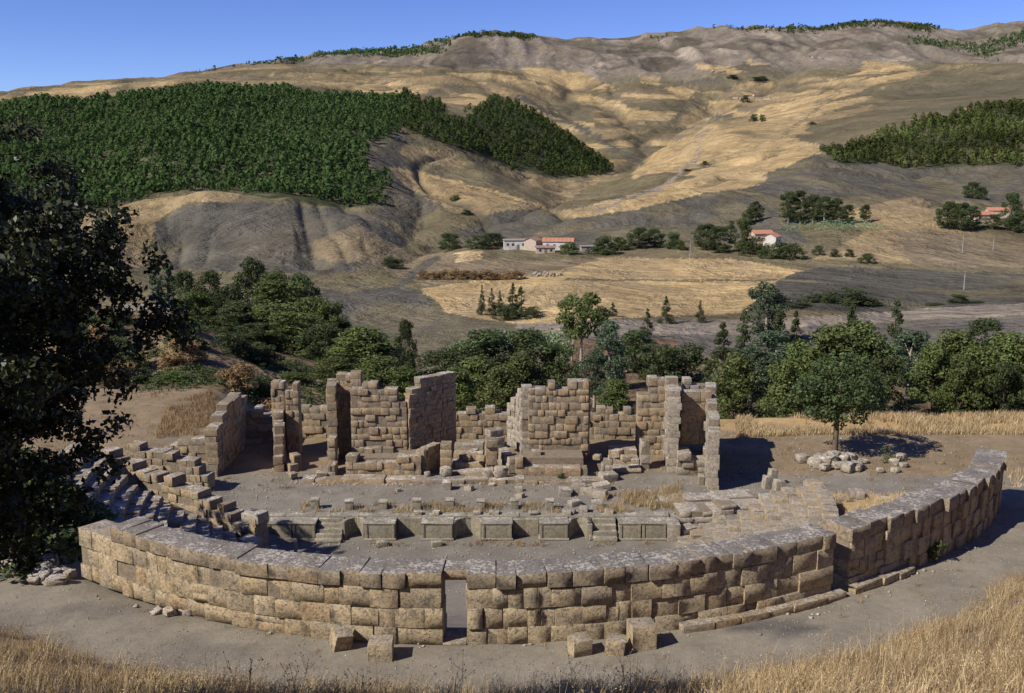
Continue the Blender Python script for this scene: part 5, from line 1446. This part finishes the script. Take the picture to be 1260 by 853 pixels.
# ------------------------------------------------------------------ big oak beside the wall end
def oak(x, y, h, rad, zbot, label, seed, nleaf, nclump, lw, ll):
    """zbot: height above the foot where the crown begins"""
    rg = np.random.default_rng(seed); z0 = g1(x, y)
    o = thing('oak_tree', (x, y, z0), label, 'tree')
    cents = []; rads = []; mb = MB(); s0 = h / 9.0
    fork = Vector((0.1, 0, zbot + .2))
    mb.add(tube([(0, 0, -.4), (.08, .05, zbot * .5), tuple(fork)], [.32 * s0, .25 * s0, .22 * s0], 10))
    zc = (h + zbot) / 2; zr = (h - zbot) / 2
    for i in range(nclump):
        d = unit(rg.normal(size=3)); q = rg.uniform(.15, 1.0) ** .45 * rg.uniform(.85, 1.12)
        cents.append((d[0] * rad * q, d[1] * rad * q, zc + d[2] * zr * q)); rads.append(rg.uniform(.3, .62) * s0)
    for i in rg.choice(nclump, 60, replace=False):
        c = Vector(cents[i]); st = fork.lerp(Vector((0, 0, h * .8)), rg.random() * .8)
        m = st.lerp(c, .55) + Vector((rg.uniform(-.3, .3), rg.uniform(-.3, .3), rg.uniform(0, .4)))
        mb.add(tube([st, st.lerp(m, .5), m, c], [.07 * s0, .05 * s0, .035 * s0, .012], 6))
    mb.add(tube([tuple(fork), (.1, .1, h * .55), (0, 0, h * .85)], [.2 * s0, .13 * s0, .05], 8))
    child('trunk', np_mesh('trunk', np.array(mb.V), mb.F, M['bark'], True), o, (x, y, z0))
    c2 = []; r2 = []
    for c, r in zip(cents, rads):
        for k in range(7):
            d = unit(rg.normal(size=3)); c2.append(np.array(c) + d * r * rg.uniform(.4, 1.2)); r2.append(rg.uniform(.14, .27) * s0)
    V, Fc = clump_leaves(c2, r2, nleaf, lw, ll, rg, .9, .25, .9)
    child('crown', np_mesh('crown', V, Fc, M['oak']), o, (x, y, z0))
    return o
oak(-9.9, 14.5, 9.4, 4.55, 2.2, 'dark glossy-leaved oak overhanging the near bank', 5, 170000, 420, .062, .105)
oak(-25.5, 42.5, 8.8, 4.8, .8, 'broad low oak shading the seats beside the wall end', 6, 40000, 160, .1, .16)

# ------------------------------------------------------------------ dry grass
def grass(name, xy, hgt, wid, mat, label, seed, heads=0.0, lean=.45):
    rg = np.random.default_rng(seed); xy = np.asarray(xy, float); n = len(xy)
    z = ground(xy[:, 0], xy[:, 1]) - .02
    h = hgt * (.45 + .75 * rg.random(n)); a = rg.random(n) * 2 * math.pi; ln = lean * h * rg.random(n) ** .7
    wind = np.array([.12, .05]) * 1.0
    dx = np.c_[np.cos(a) * ln + wind[0] * h, np.sin(a) * ln + wind[1] * h]
    b = rg.random(n) * math.pi; sd = np.c_[np.cos(b), np.sin(b)] * (wid * (.6 + .8 * rg.random(n)))[:, None] / 2
    base = np.c_[xy, z]
    mid = np.c_[xy + dx * .35, z + h * .55]; tip = np.c_[xy + dx, z + h * (.93)]
    S = np.c_[sd, np.zeros(n)]
    V = np.stack([base - S, base + S, mid + S * .75, mid - S * .75, tip + S * .2, tip - S * .2], 1).reshape(-1, 3)
    i = np.arange(n)[:, None] * 6
    Fc = np.concatenate([i + np.array([[0, 1, 2, 3]]), i + np.array([[3, 2, 4, 5]])], 0)
    if heads > 0:
        k = np.nonzero(rg.random(n) < heads)[0]
        for j in range(4):
            P = tip[k] + np.c_[rg.normal(size=(len(k), 2)) * .022, -rg.random(len(k)) * .10]
            V2, F2 = leaf_quads(P, unit(rg.normal(size=(len(k), 3))), wid * 1.5, .05, rg, 1.0)
            Fc = np.concatenate([Fc, F2 + len(V)], 0); V = np.concatenate([V, V2], 0)
    o = link(bpy.data.objects.new(name, np_mesh(name, V, Fc, M[mat])))
    return tag(o, label, 'grass', None, 'stuff')
def tufts(xy, per, rad, seed):
    rg = np.random.default_rng(seed); n = len(xy)
    k = np.repeat(np.arange(n), rg.integers(per // 2, per * 2, n))
    return xy[k] + rg.normal(size=(len(k), 2)) * rad * (.5 + rg.random((len(k), 1)))
def scatter(n, box, keep, seed):
    rg = np.random.default_rng(seed)
    x = rg.uniform(box[0], box[1], n); y = rg.uniform(box[2], box[3], n)
    k = keep(x, y, rg); return np.c_[x[k], y[k]]
def rr_(x, y): return np.hypot(x - C0[0], y - C0[1])
def in_view(x, y):
    z = ground(x, y); px, py = project(x, y, z)
    return (px > -80) & (px < 1340) & (py < 1010)
def fg(x, y, rg):
    d = fbm(x * .7, y * .7, 301, 3); e = fbm(x * .35, y * .35, 302, 2) * 1.6
    return (rr_(x, y) > 27.9 + e * .9) & in_view(x, y) & (rg.random(len(x)) < sstep(.38, .58, d) * .95 + .06)
grass('dry_grass', scatter(120000, (-22, 26, 9, 38), fg, 1), .38, .010, 'straw', 'short dry golden grass covering the near bank', 1, .1)
grass('tall_grass', tufts(scatter(8000, (-22, 26, 9, 38), fg, 3), 13, .09, 4), .62, .011, 'straw', 'tall tufts of dry golden oat grass on the near bank', 5, .3, .55)
grass('brown_weeds', tufts(scatter(5000, (-22, 26, 9, 38), lambda x, y, rg: fg(x, y, rg) & (fbm(x * .5, y * .5, 305, 3) > .50), 2), 9, .12, 6), .62, .012, 'straw2', 'brown withered weeds mixed into the near bank', 2, .1, .8)
grass('oat_stems', scatter(5200, (-22, 26, 9, 38), fg, 8), 1.05, .009, 'straw', 'long single oat stems with pale drooping heads on the near bank', 12, .9, .35)
def zone(poly, z, n, seed, thr=.4, fr=.8):
    P = np.array([on_z(a, b, zz)[:2] for a, b in poly for zz in (z - 1.2, z + 1.2)]); rg = np.random.default_rng(seed)
    x = rg.uniform(P[:, 0].min(), P[:, 0].max(), n * 2); y = rg.uniform(P[:, 1].min(), P[:, 1].max(), n * 2)
    qx, qy = project(x, y, ground(x, y))
    k = inpoly(qx, qy, poly) & (fbm(x * fr, y * fr, seed + 7, 3) > thr)
    return np.c_[x[k], y[k]]
grass('stage_grass', np.r_[zone([(370, 620), (690, 620), (690, 641), (370, 641)], 1.05, 16000, 11, .5), zone([(730, 612), (835, 600), (850, 640), (740, 642)], 1.05, 16000, 12, .38)], .38, .02, 'straw', 'withered grass growing among the posts on the stage floor', 3, 0, .6)
grass('bank_grass', zone([(905, 512), (1000, 506), (1140, 490), (1280, 488), (1280, 536), (1100, 535), (1000, 536), (905, 540)], 1.6, 60000, 13, .40, .3), .5, .03, 'straw', 'tall straw-coloured grass on the bank behind the theatre', 4, 0, .6)
grass('seat_grass', np.r_[zone([(1005, 612), (1050, 600), (1100, 592), (1150, 588), (1160, 600), (1090, 640), (1010, 640)], 3.4, 30000, 14, .42), zone([(1235, 560), (1290, 540), (1290, 600), (1245, 600)], 4.5, 6000, 15, .3)], .4, .02, 'straw', 'dry yellow grass growing over the upper seats', 5, 0, .6)
grass('side_grass', zone([(205, 500), (260, 480), (280, 500), (240, 540), (190, 540)], 1.8, 9000, 16, .42, .4), .4, .03, 'straw2', 'sparse dry grass behind the left side wall', 6, 0, .6)
grass('path_weeds', np.r_[tufts(scatter(900, (-22, 26, 26, 46), lambda x, y, rg: (rr_(x, y) > 25.1) & (rr_(x, y) < 26.6) & (rg.random(len(x)) < .5) & (fbm(x, y, 411, 2) > .5), 41), 10, .1, 42),
      tufts(scatter(500, (-22, 26, 26, 46), lambda x, y, rg: (rr_(x, y) > 26.6) & (rr_(x, y) < 28.6) & (fbm(x * .6, y * .6, 412, 2) > .55), 43), 8, .12, 44)], .22, .014, 'straw2', 'sparse dry weeds along the foot of the curved wall', 8, 0, .8)
grass('terrace_weeds', np.r_[tufts(scatter(900, (10, 36, 56, 76), lambda x, y, rg: fbm(x * .4, y * .4, 413, 2) > .5, 45), 7, .15, 46), tufts(scatter(260, (-18, 14, 58, 61), lambda x, y, rg: fbm(x * .6, y * .6, 414, 2) > .5, 47), 7, .12, 48), tufts(scatter(200, (-14, 9, 52.3, 53.2), lambda x, y, rg: fbm(x * .8, y * .8, 415, 2) > .5, 49), 7, .1, 50), tufts(scatter(700, (-34, -16, 58, 84), lambda x, y, rg: fbm(x * .3, y * .3, 416, 2) > .45, 51), 8, .2, 52)], .24, .025, 'straw2', 'sparse dry weeds on the terrace round the stage building', 9, 0, .8)
rg_ = np.random.default_rng(77)
# leafy weeds
def weed(px, py, z, s, label, mat='weed'):
    p = on_z(px, py, z); z0 = g1(p.x, p.y)
    c = [(rg_.normal() * s * .5, rg_.normal() * s * .4, abs(rg_.normal()) * s * .4 + .1) for _ in range(10)]
    V, Fc = clump_leaves(c, [s * .35] * 10, 420, .06, .14, rg_, .8, .3, .9)
    st = MB()
    for q in c[:6]: st.add(tube([(0, 0, -.05), (q[0] * .5, q[1] * .5, q[2] * .7), q], [.015, .012, .008], 4))
    o = thing('leafy_weed', (p.x, p.y, z0), label, 'plant')
    child('stem', np_mesh('stem', np.array(st.V), st.F, M['straw2']), o, (p.x, p.y, z0))
    child('leaves', np_mesh('leaves', V, Fc, M[mat]), o, (p.x, p.y, z0))
weed(1152, 692, ZP, .6, 'dark green weed at the shaded foot of the wall beyond the gap')
weed(1098, 566, 1.4, .8, 'green weed growing between the heaped boulders')
weed(852, 552, 2.6, .8, 'green weed inside the high roofless corner')
weed(690, 588, 1.3, .4, 'small green weed at the podium foot right of the stair')
# branching dry thistles in front
for i in range(22):
    px = R.choice([R.uniform(640, 1000), R.uniform(250, 620), R.uniform(850, 1240)]); 
    ang = None
    Y = R.uniform(17, 24); u, e = ray(px, 850); x = u * Y
    if rr_(x, Y) < 29.2: Y = 19.0; x = u * Y
    z0 = g1(x, Y); hh = R.uniform(.8, 1.5); st = MB(); hd = []
    o = thing('dry_thistle', (x, Y, z0), 'thin branching dry thistle with small round heads on the near bank', 'plant', 'dry thistles on the near bank')
    tip = Vector((R.uniform(-.3, .3), R.uniform(-.2, .2), hh)); st.add(tube([(0, 0, -.05), tuple(tip * .5 + Vector((.03, 0, 0))), tuple(tip)], [.008, .006, .004], 4)); hd.append(tip)
    for k in range(R.randrange(4, 8)):
        a = tip * R.uniform(.35, .85); b = a + Vector((R.uniform(-.35, .35), R.uniform(-.3, .3), R.uniform(.1, .4)))
        st.add(tube([tuple(a), tuple(a.lerp(b, .5) + Vector((0, 0, -.03))), tuple(b)], [.005, .004, .003], 4)); hd.append(b)
    child('stem', np_mesh('stem', np.array(st.V), st.F, M['straw2']), o, (x, Y, z0))
    hb = MB()
    for q in hd:
        hb.add(tube([tuple(q + Vector((0, 0, -.012))), tuple(q), tuple(q + Vector((0, 0, .022)))], [.006, .017, .006], 6))
    child('flower_heads', np_mesh('flower_heads', np.array(hb.V), hb.F, M['straw']), o, (x, Y, z0))['kind'] = 'stuff'

# pebbles and chips of stone strewn over the bare ground
def pebbles(name, xy, smax, label, seed):
    rg = np.random.default_rng(seed); n = len(xy); z = ground(xy[:, 0], xy[:, 1])
    s = smax * (.25 + .75 * rg.random(n) ** 3)
    oct_ = np.array([(1, 0, 0), (0, 1, 0), (-1, 0, 0), (0, -1, 0), (0, 0, .7), (0, 0, -.5)], float)
    V = oct_[None] * (s[:, None, None] * (.7 + .6 * rg.random((n, 6, 1))))
    a = rg.random(n) * 6.28; ca, sa = np.cos(a), np.sin(a)
    V = np.stack([V[..., 0] * ca[:, None] - V[..., 1] * sa[:, None], V[..., 0] * sa[:, None] + V[..., 1] * ca[:, None], V[..., 2]], -1)
    V += np.c_[xy, z + s * .15][:, None]
    f = np.array([(0, 1, 4), (1, 2, 4), (2, 3, 4), (3, 0, 4), (1, 0, 5), (2, 1, 5), (3, 2, 5), (0, 3, 5)])
    Fc = (np.arange(n)[:, None, None] * 6 + f[None]).reshape(-1, 3)
    tag(link(bpy.data.objects.new(name, np_mesh(name, V.reshape(-1, 3), Fc, M['pale']))), label, 'pebbles', None, 'stuff')
pebbles('gravel', scatter(26000, (-24, 28, 24, 48), lambda x, y, rg: (rr_(x, y) > 25.1) & (rr_(x, y) < 29) & (fbm(x, y, 401, 3) > .40), 31), .042, 'loose pebbles on the path outside the curved wall', 1)
pebbles('wall_rubble', np.r_[scatter(9000, (-24, 28, 26, 48), lambda x, y, rg: (rr_(x, y) > 24.9) & (rr_(x, y) < 25.0 + .7 * rg.random(len(x)) ** 2 + np.where(x > 5, .9, 0)) & (fbm(x * .7, y * .7, 405, 3) > .42), 36), scatter(1800, (-14, 6, 60.0, 61.2), lambda x, y, rg: fbm(x, y, 406, 2) > .4, 37)], .11, 'stone chips and crumbled mortar along the wall foot', 3)
pebbles('stone_chips', np.r_[scatter(5000, (-18, 20, 53.9, 64), lambda x, y, rg: fbm(x, y, 402, 3) > .45, 32), scatter(2500, (8, 34, 56, 74), lambda x, y, rg: fbm(x, y, 403, 3) > .45, 33), scatter(1500, (-12, 8, 46, 53), lambda x, y, rg: x < 99, 34)], .09, 'stone chips strewn over the stage and terrace', 2)


# low scrub and dead stalks matting the face of the mound (uncountable)
rgm = np.random.default_rng(909)
xm = rgm.uniform(-46, -12, 2600); ym = rgm.uniform(84, 118, 2600)
km = (fbm(xm / 5, ym / 5, 421, 3) > .47) & (xm / ym < -.17)
xm, ym = xm[km], ym[km]
cm = np.c_[xm, ym, ground(xm, ym) + .15]
Vm, Fm = clump_leaves(cm, rgm.uniform(.25, .75, len(cm)), 26000, .12, .22, rgm, .7, .3, .9)
tag(link(bpy.data.objects.new('scrub_cover', np_mesh('scrub_cover', Vm, Fm, M['dark']))), 'low dark scrub matting the face of the dry mound', 'scrub', None, 'stuff')
